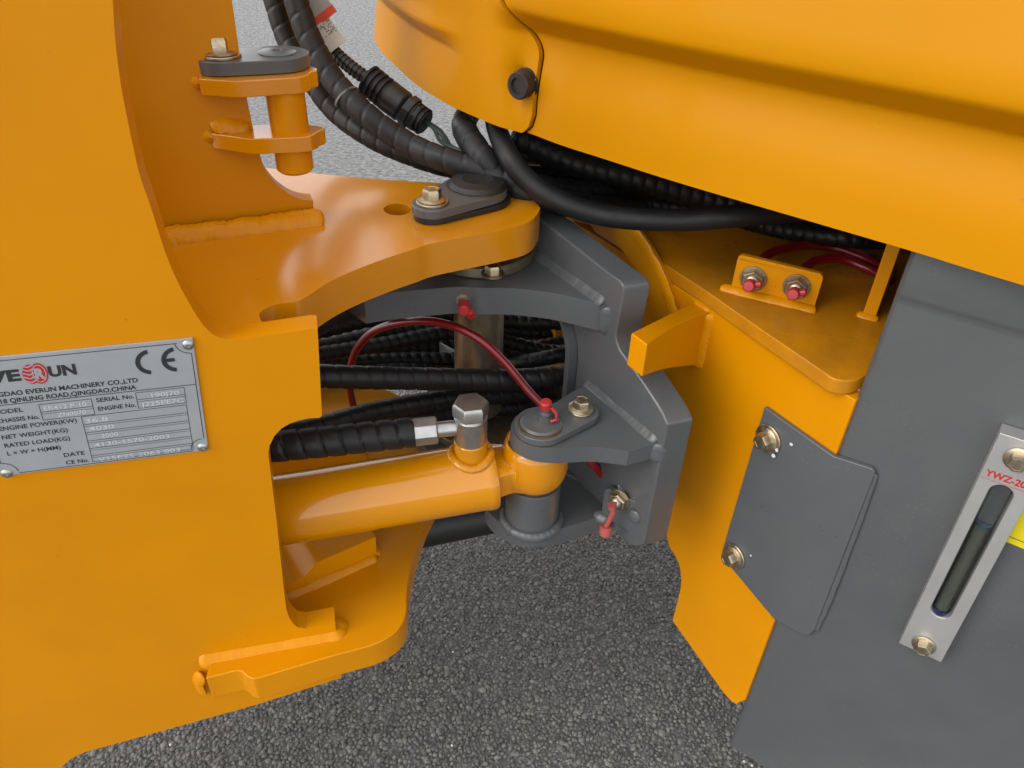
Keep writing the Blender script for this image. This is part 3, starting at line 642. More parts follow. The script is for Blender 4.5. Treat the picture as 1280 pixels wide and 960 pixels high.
# boss under the cylinder eye, welded round
MB().lathe((EA.x, EA.y, ZD-.001), ax, [(.0228, 0), (.0228, ZE-.0122-ZD)], 44).build('boss', M['grey'], pf, .0006)
weld(pf, [V3((EA.x+.0240*math.cos(t), EA.y+.0240*math.sin(t), ZD+.0015)) for t in [math.radians(a) for a in range(-200, 30, 12)]], .0050, 'grey', seed=25, squash=1.0, wide=.8)
# grease fitting bracket
g0 = onz((751, 645), ZD); g1 = VP.at(VP.hit((797, 608)))
GB = upright(g0, math.degrees(math.atan2(g1.x-g0.x, g1.y-g0.y)))
gq = [GB.hit(p) for p in [(750, 645), (778, 640), (795, 601), (752, 607)]]
GW = (V3((g1.x, g1.y, 0))-V3((g0.x, g0.y, 0))).length+.001; GH = gq[3][1]
MB().prism(GB, fillet([(0, 0), (GW, 0), (GW, GH+.001), (0, GH)], {3: .005}), -.005).build('fitting_bracket', M['grey'], pf, .0006)
weld(pf, [GB.at((-.006, .001), .002), GB.at((.003, .001), .002), GB.at((.008, .001), .002)], .005, 'grey', seed=27, out=GB.n+V3((0, 0, 1)))
weld(pf, [GB.at((GW+.001, GH-.006), .002), GB.at((GW+.002, GH-.018), .003)], .0055, 'grey', seed=28, out=GB.n-VP.n)
nc = GB.at(GB.hit((775, 623)), .0)
fit = nut_nipple(pf, nc, GB.n, .0085, deep=False, cap=False)
fit.data.materials[0] = M['zinc']
k = MB(); tipp = nc+GB.n*.014
k.sweep([tipp+V3((0, 0, .004)), tipp+V3((.002, -.001, -.004)), tipp+V3((-.001, -.001, -.016)), tipp+V3((-.002, 0, -.022))], lambda i, s_, a: .0042 if i == 0 else .0022, 10)
k.lathe(tipp+V3((-.002, 0, -.022)), V3((-.02, -.25, -1)), [(.0042, 0), (.0056, .001), (.0050, .008), (.0042, .0085), (.003, .006)], 16)
k.build('dangling_cap', M['pinkcap'], fit)
MB().lathe(nc-GB.n*.005, -GB.n+V3((-.6, .3, .5)), [(.005, 0), (.005, .010), (.004, .011), (.004, .016)], 14).build('hose_ferrule', M['steel'], fit)

# ================================================================== STEERING CYLINDER
cyL = onz((344, 638), ZE-.008); cyR = V3((EA.x, EA.y, ZE)); CD = (cyR-cyL).normalized()
L0 = cyL-CD*.16
st = thing('steering_cylinder', (cyR.x, cyR.y, ZE-.03), 'glossy yellow hydraulic steering cylinder reaching to the grey lugs', 'hydraulic cylinder')
RC = .0277
Lb = (V3((EA.x, EA.y, ZE))-L0).length-.0335
MB().lathe(L0, CD, [(RC, 0), (RC, Lb-.010), (RC+.0006, Lb-.009), (RC+.0008, Lb-.004), (RC-.0005, Lb-.001), (RC-.004, Lb), (.01, Lb)], 64).build('barrel', M['gloss'], st, ang=40)
perp = V3((CD.y, -CD.x, 0)).normalized(); CH = V3((CD.x, CD.y, 0)).normalized()
re = MB()
CF = Frame((EA.x, EA.y, ZE-.0165), CH, V3((-CH.y, CH.x, 0)))
RE = .0268
re.lathe((EA.x, EA.y, ZE+.0065), ax, [(.0165, -.0190), (.0190, -.0188), (.0222, -.0170), (.0249, -.0128), (.0267, -.0065), (.0274, .001), (.0272, .009), (.0263, .0170), (.0244, .0225), (.0212, .0245), (.0165, .0245)], 56)
NK = MB(); vv = []; prf = [(-.0375, .0205, .0155), (-.032, .0200, .0145), (-.026, .0185, .0140), (-.021, .0180, .0140), (-.014, .0195, .0150), (-.006, .0215, .0160)]
for x_, hw, hh in prf:
    c_ = V3((EA.x, EA.y, ZE+.003))+CH*x_; sd_ = V3((-CH.y, CH.x, 0))
    for sy, sz in ((-1, -.75), (-.8, -1), (.8, -1), (1, -.75), (1, .75), (.8, 1), (-.8, 1), (-1, .75)): vv.append(c_+sd_*hw*sy+V3((0, 0, hh*sz)))
NK.add(vv, [(i_*8+k_, i_*8+(k_+1) % 8, i_*8+8+(k_+1) % 8, i_*8+8+k_) for i_ in range(len(prf)-1) for k_ in range(8)]+[tuple(range(8))[::-1], tuple(range(len(vv)-8, len(vv)))])
re.add(NK.v, NK.f)
re.build('rod_eye', M['gloss'], st, ang=45)
MB().lathe((EA.x, EA.y, ZE+.014), ax, [(.0158, 0), (.0158, .009)], 32).build('bushing', M['dirtysteel'], st)
# port boss
pp = onz((588, 562), ZE+RC); sB = (V3((pp.x, pp.y, ZE))-L0).dot(CD); PB = L0+CD*sB
MB().lathe(PB, ax, [(.0133, 0), (.0133, RC+.0125), (.0125, RC+.0135), (.008, RC+.0135)], 36).build('port', M['gloss'], st)
ring = []
for kk in range(41):
    a = 2*math.pi*kk/40; x_, y_ = .0155*math.cos(a), .0155*math.sin(a); ring.append(PB+CD*x_+perp*y_+V3((0, 0, math.sqrt(RC*RC-y_*y_)+.0006)))
weld(st, ring, .0044, 'gloss', seed=33, squash=.7, wide=.8)
# pin that holds the eye between the lugs
cpn = thing('cylinder_pin', (EA.x, EA.y, ZU), 'grey pin retainer with a domed head, bolted flat on the upper lug', 'hinge pin', 'hinge pins of the machine')
fq = flat(ZU+.0004); q0 = (EA.x+.004, EA.y-.004); q0 = fq.hit((676, 537)); q1 = fq.hit((725, 521))
MB().prism(fq, capsule(q0, .0205, q1, .0145, 22), .0065).build('retainer_plate', M['grey'], cpn, .001)
MB().lathe((q0[0], q0[1], ZU+.0067), ax, [(.0165, 0), (.0165, .0006), (.0145, .0022), (.006, .0026), (.004, .0034)], 40).build('pin_head', M['grey'], cpn)
MB().lathe((EA.x, EA.y, ZD+.001), ax, [(.0156, 0), (.0156, ZU-ZD-.002)], 32).build('pin', M['dirtysteel'], cpn)
bolt(cpn, (q1[0], q1[1], ZU+.0070), ax, .0066, washer=.0098)
weld(cpn, [V3((q0[0]+.0168*math.cos(t), q0[1]+.0168*math.sin(t), ZU+.0070)) for t in [math.radians(a) for a in range(150, 345, 9)]], .0011, 'grease', name='grease_smear', seed=71)
weld(cpn, [V3((EA.x+.0222*math.cos(t), EA.y+.0222*math.sin(t), ZE+.0312)) for t in [math.radians(a) for a in range(-170, 10, 9)]], .0016, 'grease', name='grease_smear', seed=72)
nb = V3((q0[0]+.003, q0[1]+.003, ZU+.0090))
MB().lathe(nb, ax, [(.006, 0), (.006, .0025), (.0042, .003), (.0042, .0045), (.005, .005), (.005, .0065), (.0035, .0075), (.0033, .012)], 16).build('grease_nipple', M['grey'], cpn)
kk_ = MB(); kk_.lathe(nb+V3((0, 0, .0105)), V3((-.1, -.1, 1)), [(.0042, 0), (.0048, .0008), (.0046, .0058), (.0036, .0068), (.001, .0071)], 18)
kk_.sweep([nb+V3((.004, -.002, .012)), nb+V3((.008, -.005, .009)), nb+V3((.008, -.006, .004)), nb+V3((.004, -.006, .002))], .0013, 8)
kk_.build('nipple_cap', M['redcap'], cpn)

# ================================================================== REAR FRAME (yellow)
RP = upright(onz((1035, 478), .545), -33, True)                        # outer face; normal points away to the right rear
ra = lambda pts: [RP.hit(p) for p in pts]
rf = thing('rear_frame', (RP.o.x, RP.o.y, .17), 'yellow rear frame with an upright plate and shelf, right of the grey pivot frame', 'machine frame')
edge_r = ra([(1045, 567)])[0][0]
ro = ra([(962, 872)]) ; ru = [(edge_r, .5445), (edge_r, ra([(926, 880)])[0][1])]
ro = [(edge_r, .5445), (edge_r, ra([(930, 874)])[0][1]), (edge_r+.004, ra([(927, 880)])[0][1])] + ra([(920, 881), (913, 876), (903, 865), (840, 776)]) + curve(ra([(840, 776), (850, 735), (850, 715), (846, 700), (836, 684)]), 3)[1:]
ro += [(.135, .33), (.36, .33), (.36, .5445)]
MB().prism(RP, ro, .012, [circle((.252, .440), .074, 40)]).build('face_plate', M['yellow'], rf, .0012)
# shelf
ZS = .557; fs_ = flat(ZS)
rim = [fs_.hit(p) for p in [(745, 276), (880, 362), (946, 408), (1020, 458.5), (1031, 466), (1038, 471), (1045, 474), (1056, 476), (1070, 475)]]
spol = rim[:1] + rim[1:] + [(rim[-1][0]+.30, rim[-1][1]+.22), (rim[-1][0]+.22, rim[-1][1]+.55), (rim[0][0]-.02, rim[0][1]+.08)]
MB().prism(fs_, spol, -.0118).build('shelf', M['soiled_shaded'], rf, .0012)
# bearing tube between the plates
BT = MB(); cb = RP.at((.252, .455))
col_ = [math.radians(38+122*k/30) for k in range(31)]
bt = BT.prism(RP, [(.252+.127*math.cos(t), .455+.127*math.sin(t)) for t in col_]+[(.252+.104*math.cos(t), .455+.104*math.sin(t)) for t in col_[::-1]], -.010).build('bearing_collar', M['yellow'], rf, .0015)
weld(rf, [RP.at((.252+.1265*math.cos(t), .455+.1265*math.sin(t)), -.008) for t in [math.radians(a) for a in range(40, 158, 5)]], .0050, 'yellow', seed=41, out=-RP.n)
# stop block
s1, s0 = RP.hit((886, 390)), RP.hit((867, 374)); s2 = RP.hit((873, 458))
d = 0
for i in range(400):                                             # how far it stands off so that its top stays level
    f = RP.shift(-i*.0005); q = f.hit((809, 431))
    if q[1] >= s1[1]-.001: d = i*.0005; break
d += .024                                                        # the tip rises a little towards the hinge
f = RP.shift(-d); e0, e1, e2, e3 = [f.hit(p) for p in [(789, 415), (809, 431), (802, 471), (784, 450)]]
rw = s0[0]; tl = [RP.at((s1[0], s1[1])), RP.at((s0[0], s1[1])), RP.at((s0[0], s2[1])), RP.at((s1[0], s2[1]))]
tip = [RP.at((e1[0], e1[1]), -d), RP.at((e0[0], e1[1]), -d), RP.at((e0[0], e2[1]), -d), RP.at((e1[0], e2[1]), -d)]
sb = MB(); NS = 8; vv = []
for i in range(NS+1):
    t = i/NS; bow = -.0035*math.sin(math.pi*t)
    for j in range(4):
        p = tl[j].lerp(tip[j], t)
        if j in (0, 3): p = p+RP.a*(-bow)
        vv.append(p)
sb.add(vv, [(i*4+j, i*4+(j+1) % 4, i*4+4+(j+1) % 4, i*4+4+j) for i in range(NS) for j in range(4)]+[(3, 2, 1, 0), (NS*4, NS*4+1, NS*4+2, NS*4+3)])
sb.build('stop_block', M['yellow'], rf, .0012)
weld(rf, [tl[0]+RP.a*-.003, tl[0].lerp(tl[3], .5)+RP.a*-.003, tl[3]+RP.a*-.003], .0058, 'yellow', seed=42, out=-RP.n-RP.a)
weld(rf, [tl[0], tl[0].lerp(tl[1], .6), tl[1]], .004, 'yellow', seed=43, out=-RP.n+V3((0, 0, 1)))
# grease bracket with two red capped fittings
h0, h1 = onz((909, 362), ZS), onz((1017, 388), ZS)
HB = upright(h0, math.degrees(math.atan2(h1.x-h0.x, h1.y-h0.y)))
hb = [HB.hit(p) for p in [(913, 362), (1017, 388), (1027, 343), (925, 319)]]
gbr = MB().prism(HB, fillet([(hb[0][0], 0), (hb[1][0], 0), (hb[1][0], hb[2][1]), (hb[0][0], hb[2][1]+.001)], {2: .004, 3: .004}), -.005).build('grease_bracket', M['yellow'], rf, .0006)
weld(rf, [HB.at((hb[0][0]-.008, .001), .002), HB.at((.03, .001), .0025), HB.at((hb[1][0]+.002, .001), .002)], .0042, 'yellow', seed=44, out=HB.n+V3((0, 0, 1)))
for p, tl_ in (((942, 348), V3((-.05, -1, -.45))), ((996, 358), V3((-.05, -1, -.45)))):
    nut_nipple(gbr, HB.at(HB.hit(p), .0), HB.n, .0092, deep=True, tilt=HB.n+V3((-.05, -.05, .30))).data.materials[0] = M['dirtysteel']
# post from the shelf up to the hood
o0 = onz((1084, 397), ZS)
PS = upright(o0, 120)
pw = PS.hit((1094, 404))[0]
post = MB().prism(PS, [(-.004, 0), (.0055, 0), (.0055, .16), (-.004, .16)], -.045).build('post', M['yellow'], rf, .0008)
weld(rf, [PS.at((-.008, .001), .001), PS.at((0, .001), .001), PS.at((.008, .001), .001)], .0032, 'yellow', seed=46, out=PS.n+V3((0, 0, 1)))

# ================================================================== OIL TANK (grey)
TO = RP.at((edge_r, 0))
TK = upright(TO, -57+180, True)                                         # normal towards the camera side
ka = lambda pts: [TK.hit(p) for p in pts]
tk = thing('oil_tank', (TO.x, TO.y, .11), 'dark grey steel oil tank with an aluminium sight gauge, at the right below the hood', 'tank')
zb = ka([(917, 935)])[0][1]; zf = ka([(1117, 368)])[0][1]; zf2 = ka([(1280, 408)])[0][1]
TWD, TDP = .42, .30
def tank():
    b = MB(); P = []
    pr = [(zb, 0), (zf-.006, 0), (zf-.002, .0002), (zf, .0012), (zf+.003, .0022), (zf+.03, .001), (.70, -.006)]
    rc = .006
    for z, o_ in pr:
        f = [(.0+.0, -TDP), (0, -rc), (rc*.12, -rc*.5), (rc*.5, -rc*.12), (rc, 0), (TWD-rc, 0), (TWD, -rc), (TWD, -TDP)]
        P += [TK.at((x_, z), y_+(o_ if y_ > -.1 else 0)) for x_, y_ in f]
    m = 8; n = len(pr)
    b.add(P, [(i*m+j, i*m+(j+1) % m, (i+1)*m+(j+1) % m, (i+1)*m+j) for i in range(n-1) for j in range(m)]+[tuple(range(m))[::-1], tuple((n-1)*m+j for j in range(m))])
    return b
tank().build('tank_body', M['tank'], tk, ang=25)
fz = ka([(945, 948)])[0]
MB().prism(TK, [(fz[0]-.004, zb-.001), (TWD-.01, zb-.001), (TWD-.01, zb-.02), (fz[0]+.02, zb-.012), (fz[0]-.003, zb-.007)], -.05, (), -.004).build('bottom_flange', M['tank'], tk, .001)
# mounting plate bent from the frame on to the tank
mp = ra([(960, 507), (1045, 567), (970, 770), (905, 692)]); mt_ = ka([(1045, 567), (1092, 582), (1096, 587), (1020, 784), (1013, 790), (1003, 789), (970, 772)])
bendx = edge_r
A_ = [(mp[0][0], mp[0][1]), (mp[3][0], mp[3][1]), (edge_r, mp[2][1]), (edge_r, mp[1][1])]
tt = .0042
mb = MB()
fo = [RP.at(p, -tt) for p in A_]+[TK.at(p, tt) for p in mt_[1:6]]
bi = [RP.at(p, -.0003) for p in A_]+[TK.at(p, .0003) for p in mt_[1:6]]
bis = (-RP.n+TK.n).normalized()
for i in (2, 3): fo[i] = RP.at(A_[i])+bis*tt/max(.3, bis.dot(TK.n)); bi[i] = RP.at(A_[i])+bis*.0004
nA = 4; nm = 9
# outline order: A0, A3 (bend top), T.., A2 (bend bottom), A1
order = [0, 3, 4, 5, 6, 7, 8, 2, 1]
vv = [fo[i] for i in order]+[bi[i] for i in order]
mb.add(vv, [(0, 1, 7, 8), (1, 2, 3, 4, 5, 6, 7), (9, 17, 16, 10), (10, 16, 15, 14, 13, 12, 11)]+[(i, i+9, (i+1) % 9+9, (i+1) % 9) for i in range(9)])
mpo = mb.build('mounting_plate', M['grey'], tk, .0008)
mpo['label'] = 'grey bent mounting plate held by two washered bolts'
for p in ((966, 546), (923, 692)): bolt(mpo and tk, RP.at(RP.hit(p), -tt-.0002), -RP.n, .0066, washer=.0120)
for p, r in (((978, 559), .0016), ((974, 566), .0018), ((994, 553), .0013), ((930, 692), .0018), ((943, 692), .0009)):
    MB().prism(RP, [(q[0]+random.uniform(-.0004, .0004), q[1]) for q in circle(RP.hit(p), r, 10)], -.0002, (), -tt-(.0022 if r > .0014 else .0001)).build('paint_mark', M['white'], tk)
weld(tk, [TK.at(p, .002) for p in ka([(1095, 590), (1070, 660), (1040, 740), (1020, 786)])], .0022, 'grey', seed=51, out=TK.n)
# sight gauge
gl_, gr_ = ka([(1131, 812)])[0], ka([(1180, 827)])[0]
gt = ka([(1256, 540)])[0]
GT = .012; fg_ = TK.shift(GT)
q = [fg_.hit(p) for p in [(1131, 809), (1177, 827), (1251, 541), (1300, 555)]]
gx0, gx1 = q[0][0], q[1][0]; gz0, gz1 = (q[0][1]+q[1][1])/2, q[2][1]
gx0 = (q[0][0]+q[2][0])/2
sb0 = fg_.hit((1180, 768)); sb1 = fg_.hit((1246, 614)); sw = .0066
cxm = (gx0+gx1)/2
def slot(r, z0, z1): return [(cxm+r*math.cos(t), z0+r*math.sin(t)) for t in [math.pi+math.pi*k/10 for k in range(11)]]+[(cxm+r*math.cos(t), z1+r*math.sin(t)) for t in [math.pi*k/10 for k in range(11)]]
z0s, z1s = sb0[1]+.002, sb1[1]-.001
th_ = math.radians(1.5); ga_ = TK.a*math.cos(th_)+TK.b*math.sin(th_); gb_ = TK.b*math.cos(th_)-TK.a*math.sin(th_)
GF = Frame(TK.at((gx0, gz0))-ga_*gx0-gb_*gz0, ga_, gb_)
sg = MB().prism(GF, [(gx0, gz0), (gx1, gz0), (gx1, gz1), (gx0, gz1)], GT, [slot(sw, z0s, z1s)], .0004).build('sight_gauge', M['alu'], tk, .0006)
sg['label'] = 'aluminium sight gauge with a glass tube in a long slot'
MB().prism(GF, slot(sw-.0001, z0s, z1s), .0004, (), .0003).build('gauge_back', M['tank'], sg)
zl = fg_.hit((1222, 661))[1]
tb = GF.at((cxm, z0s-sw+.001), .0062)
MB().lathe(tb, gb_, [(.0047, 0), (.0047, z1s-z0s+2*sw-.002)], 24).build('glass_tube', M['glass'], sg)
MB().lathe(tb+gb_*.0005, gb_, [(.0036, 0), (.0036, zl-tb.z)], 20).build('fluid', M['fluid'], sg)
MB().lathe(tb+gb_*-.0005, gb_, [(.0053, 0), (.0053, .004)], 20).build('tube_seal', mat('dark_blue_seal', (.01, .014, .05), .3), sg)
MB().lathe(tb+gb_*(zl-tb.z), gb_, [(.0037, 0), (.0037, .0016)], 20).build('float_ring', mat('blue_ring', (.02, .06, .11), .3), sg)
for p in ((1156, 806), (1268, 572)):
    z = fg_.hit(p)[1]; bolt(sg, GF.at((cxm, z), GT+.0006), GF.n, .0054, washer=.0)
tx = MB(); tz = fg_.hit((1250, 592))[1]-.0045
vs_, fs = text_mesh('YWZ-200', .0066, .00022); lo = min(v[0] for v in vs_); hi = max(v[0] for v in vs_)
kx = (gx1-gx0-.004)/(hi-lo); tx.add([GF.at((gx0+.0022+(v[0]-lo)*kx, tz+v[1]*1.05), GT+.0005) for v in vs_], fs)
strip(tx, GF, (gx0+.001, tz-.0022), (gx1-.001, tz-.0022), .0003, GT+.0005)
tx.build('lettering', M['redink'], sg)
# yellow sticker beside the gauge
y0_, y1_ = ka([(1256, 676)])[0], ka([(1280, 625)])[0]
lx = gx1-.006
sk_ = MB().prism(TK, fillet([(lx, y0_[1]), (lx+.06, y0_[1]), (lx+.06, y0_[1]+.05), (lx, y0_[1]+.05)], .002, 3), .0003, (), .0002).build('warning_sticker', M['sticker'], tk)
b = MB(); strip(b, TK, (lx+.001, y0_[1]+.005), (lx+.059, y0_[1]+.005), .0006, .0006)
tri = [(lx+.010, y0_[1]+.018), (lx+.016, y0_[1]+.021), (lx+.016, y0_[1]+.024), (lx+.010, y0_[1]+.020)]
b.add([TK.at(p, .0006) for p in tri], [(0, 1, 2, 3)])
b.build('print', M['ink'], sk_)

# ================================================================== ENGINE HOOD
ZH = .66
hb_ = [onz(p, ZH) for p in [(1280, 357), (1150, 317), (1000, 273), (850, 229), (750, 197), (700, 181), (660, 166), (630, 158), (600, 146), (565, 130), (530, 109), (505, 88)]]
hp = [(v.x, v.y) for v in hb_]
dxy = V3((hp[0][0]-hp[2][0], hp[0][1]-hp[2][1])).normalized()
path = [(hp[0][0]+dxy.x*.30, hp[0][1]+dxy.y*.30)] + hp + [(-.148, .845), (-.165, .93), (-.155, 1.02), (-.10, 1.12), (0, 1.18), (.3, 1.22)]
PTH = resample([(x, y, 0) for x, y in curve(path, 8)], .006)
seam = min(range(len(PTH)), key=lambda i: (PTH[i]-V3((hp[6][0], hp[6][1], 0))).length)
lens = min(range(len(PTH)), key=lambda i: (PTH[i]-V3((*[c for c in onz((596, 144), ZH)][:2], 0))).length)
bidx = onz((657, 166), ZH); bid = min(range(len(PTH)), key=lambda i: (PTH[i]-V3((bidx.x, bidx.y, 0))).length)
def smooth(x): x = max(0, min(1, x)); return x*x*(3-2*x)
HOODN = [(PTH[min(i+1, len(PTH)-1)]-PTH[max(i-1, 0)]).normalized() for i in range(len(PTH))]
HOODN = [V3((-t.y, t.x, 0)) if V3((-t.y, t.x, 0)).dot(V3((0, 0, 0))-p) > 0 else V3((t.y, -t.x, 0)) for t, p in zip(HOODN, PTH)]
# keep the outward side consistent along the path
for i in range(1, len(HOODN)):
    if HOODN[i].dot(HOODN[i-1]) < 0: HOODN[i] = -HOODN[i]
ZN = [0, .0006, .002, .006, .015, .025, .034, .041, .043, .0445, .048, .052, .0555, .0575, .060, .064, .068, .0705, .0725, .075, .078, .081, .084, .0865, .089, .092, .096, .100, .106, .114, .125, .14, .16, .19, .23, .28, .34]
def off(i, z):
    right = smooth((seam+6-i)/8)                                  # long side panel: bulge over the skirt
    left = smooth((i-lens)/9)                                    # nose: bulge comes back beyond the blend
    prof_r = .0225*(.75*max(0, min(1, (z-.071)/.016))+.25*smooth((z-.062)/.034))-.10*max(0, z-.100)-.006*smooth((z-.02)/.05)
    prof_l = .0135*max(0, min(1, (z-.043)/.014))*left-.10*max(0, z-.085)-.16*z*smooth((i-seam)/20)*(1 if z < .07 else 0)-.0112*smooth((i-seam)/20)*(1 if z >= .07 else 0)
    mid = -.10*max(0, z-.085)+.004*smooth((z-.07)/.05)
    a = smooth((i-seam-3)/5)
    o = prof_r*right+(1-right)*(mid*(1-left)+prof_l*left)
    dd = (((PTH[i]-PTH[bid]).length/.020)**2+((z-.036)/.020)**2) # dimple round the bolt
    if i > seam: o -= .010*math.exp(-dd*2.2)
    return o
def path_at(x):
    i = max(0, min(len(PTH)-2, int(x))); t = x-i; return PTH[i].lerp(PTH[i+1], t), HOODN[i].lerp(HOODN[i+1], t).normalized()
def off_at(x, z):
    i = max(0, min(len(PTH)-2, int(x))); t = x-i; return off(i, z)*(1-t)+off(i+1, z)*t
def seam_at(z): return seam+3.9+5.6*(smooth((z-.055)/.045)-1)+1.6*max(0, 1-z/.014)**2
def hood_panel(first, last, cols, name, lab, shift=0, thick=.0025):
    b = MB(); n = len(ZN); vv = []; vi = []
    for k in range(cols+1):
        for z in ZN:
            x = first(z)+(last(z)-first(z))*k/cols; p, nn_ = path_at(x); o = off_at(x, z)+shift
            q = p+nn_*o; vv.append(V3((q.x, q.y, ZH+z))); q = p+nn_*(o-thick); vi.append(V3((q.x, q.y, ZH+z)))
    m = cols+1; N_ = m*n
    ff_ = [(i*n+j, (i+1)*n+j, (i+1)*n+j+1, i*n+j+1) for i in range(m-1) for j in range(n-1)]
    gg = [tuple(k+N_ for k in f)[::-1] for f in ff_]
    rimf = [(i*n, i*n+N_, (i+1)*n+N_, (i+1)*n) for i in range(m-1)]+[(i*n+n-1, (i+1)*n+n-1, (i+1)*n+n-1+N_, i*n+n-1+N_) for i in range(m-1)]
    rimf += [(j, j+1, j+1+N_, j+N_) for j in range(n-1)]+[((m-1)*n+j, (m-1)*n+j+N_, (m-1)*n+j+1+N_, (m-1)*n+j+1) for j in range(n-1)]
    b.add(vv+vi, ff_+gg+rimf)
    o = b.build(name, M['hood'], hd, ang=50)
    if lab: o['label'] = lab
    return o
hd = thing('engine_hood', (hp[3][0], hp[3][1], ZH), 'glossy yellow engine hood with a rounded nose and recessed crease, at the top right', 'engine hood')
hood_panel(lambda z: 0, lambda z: seam_at(z)-.16, 110, 'side_panel', 'long yellow side panel with a horizontal crease')
hood_panel(lambda z: seam_at(z)+.16, lambda z: len(PTH)-1, 200, 'corner_panel', 'rounded corner panel with a dimple and black bolt', .0034, .0042)
hood_panel(lambda z: seam_at(z)-3, lambda z: seam_at(z)+3, 6, 'seam_backing', None, -.0045).data.materials[0] = M['dark']
# roof over the hood so that it is a closed cover
top = [PTH[i]+HOODN[i]*off(i, ZN[-1]) for i in range(0, len(PTH), 4)]
b = MB(); b.prism(flat(ZH+.339), [(p.x, p.y) for p in top]+[(1.1, 1.2), (1.1, .0)], .003); b.build('top_panel', M['hood'], hd)
bp0 = PTH[bid]+HOODN[bid]*(off(bid, .036)+.002); bp0.z = ZH+.036
bb = MB(); bb.lathe(bp0, HOODN[bid], [(.0112, 0), (.0112, .001), (.0098, .0011), (.0098, .010), (.0090, .0112), (.0058, .0112), (.0052, .0095), (.001, .0095)], 30); bb.build('hood_bolt', M['blackpl'], hd)

# ================================================================== ENGINE under the hood
eg = thing('engine_block', (.30, .90, .56), 'black engine block with a small yellow bracket in the dark gap under the hood', 'engine')
EB = MB(); EB.prism(flat(.575), fillet([(.06, .80), (.62, .66), (.80, 1.05), (.10, 1.12)], .03), .36); EB.build('block', M['black'], eg, .004)
MB().prism(Frame(ony((686, 196), .785), (1, 0, 0), (0, .2, .98)), [(0, -.006), (.012, -.006), (.020, .004), (.034, .004), (.034, -.010), (.046, -.010), (.046, .010), (0, .004)], .004).build('bracket', M['yellow'], eg, .0006)
MB().prism(Frame(ony((735, 204), .78), (.9, -.3, 0), (0, 0, 1)), [(0, -.012), (.03, -.012), (.03, .016), (0, .016)], .012).build('sensor', M['grey'], eg, .002)

# ================================================================== HOSES AND CABLES
GW_ = 'wrapped hydraulic hoses through the pivot'
# short hose to the cylinder port with its chrome fitting
def P(px, y): return ony(px, y)
hz = ZE+RC+.0135
hz = PB.z+RC+.0135; bj = V3((PB.x, PB.y, hz))
port = thing('cylinder_hose', (PB.x, PB.y, hz), 'thick black wrapped hose with a chrome banjo fitting screwed to the cylinder', 'hose', GW_)
MB().lathe(bj, ax, [(.0125, 0), (.0128, .001), (.0128, .0225), (.0115, .024)], 36).build('banjo_body', M['steel'], port)
MB().lathe(bj+V3((0, 0, .0238)), ax, [(.0126, 0), (.0142, .0012), (.0142, .010), (.0125, .0126), (.003, .0130)], 6, .25).build('cap_nut', M['steel'], port, .0005)
hd_ = V3((-CD.x, -CD.y, 0)); hd_ = (hd_+V3((0, .05, -.02))).normalized(); h00 = bj+V3((0, 0, .013))
MB().lathe(h00+hd_*.010, hd_, [(.0062, 0), (.0062, .020)], 24).build('stem', M['steel'], port)
MB().lathe(h00+hd_*.0255, hd_, [(.0095, 0), (.0112, .0012), (.0112, .022), (.0100, .0235)], 8, .2).build('ferrule', M['steel'], port, .0006)
hs0 = h00+hd_*.047
hose_mesh([hs0-hd_*.004, hs0+hd_*.03, hs0+hd_*.075, hs0+hd_*.115+V3((0, .004, -.003)), hs0+hd_*.16+V3((0, .012, -.012)), hs0+hd_*.25+V3((0, .04, -.04))], .0120, 'wrap', .0140, lift=.11).build('wrapped_sleeve', M['wrap'], port, ang=50)
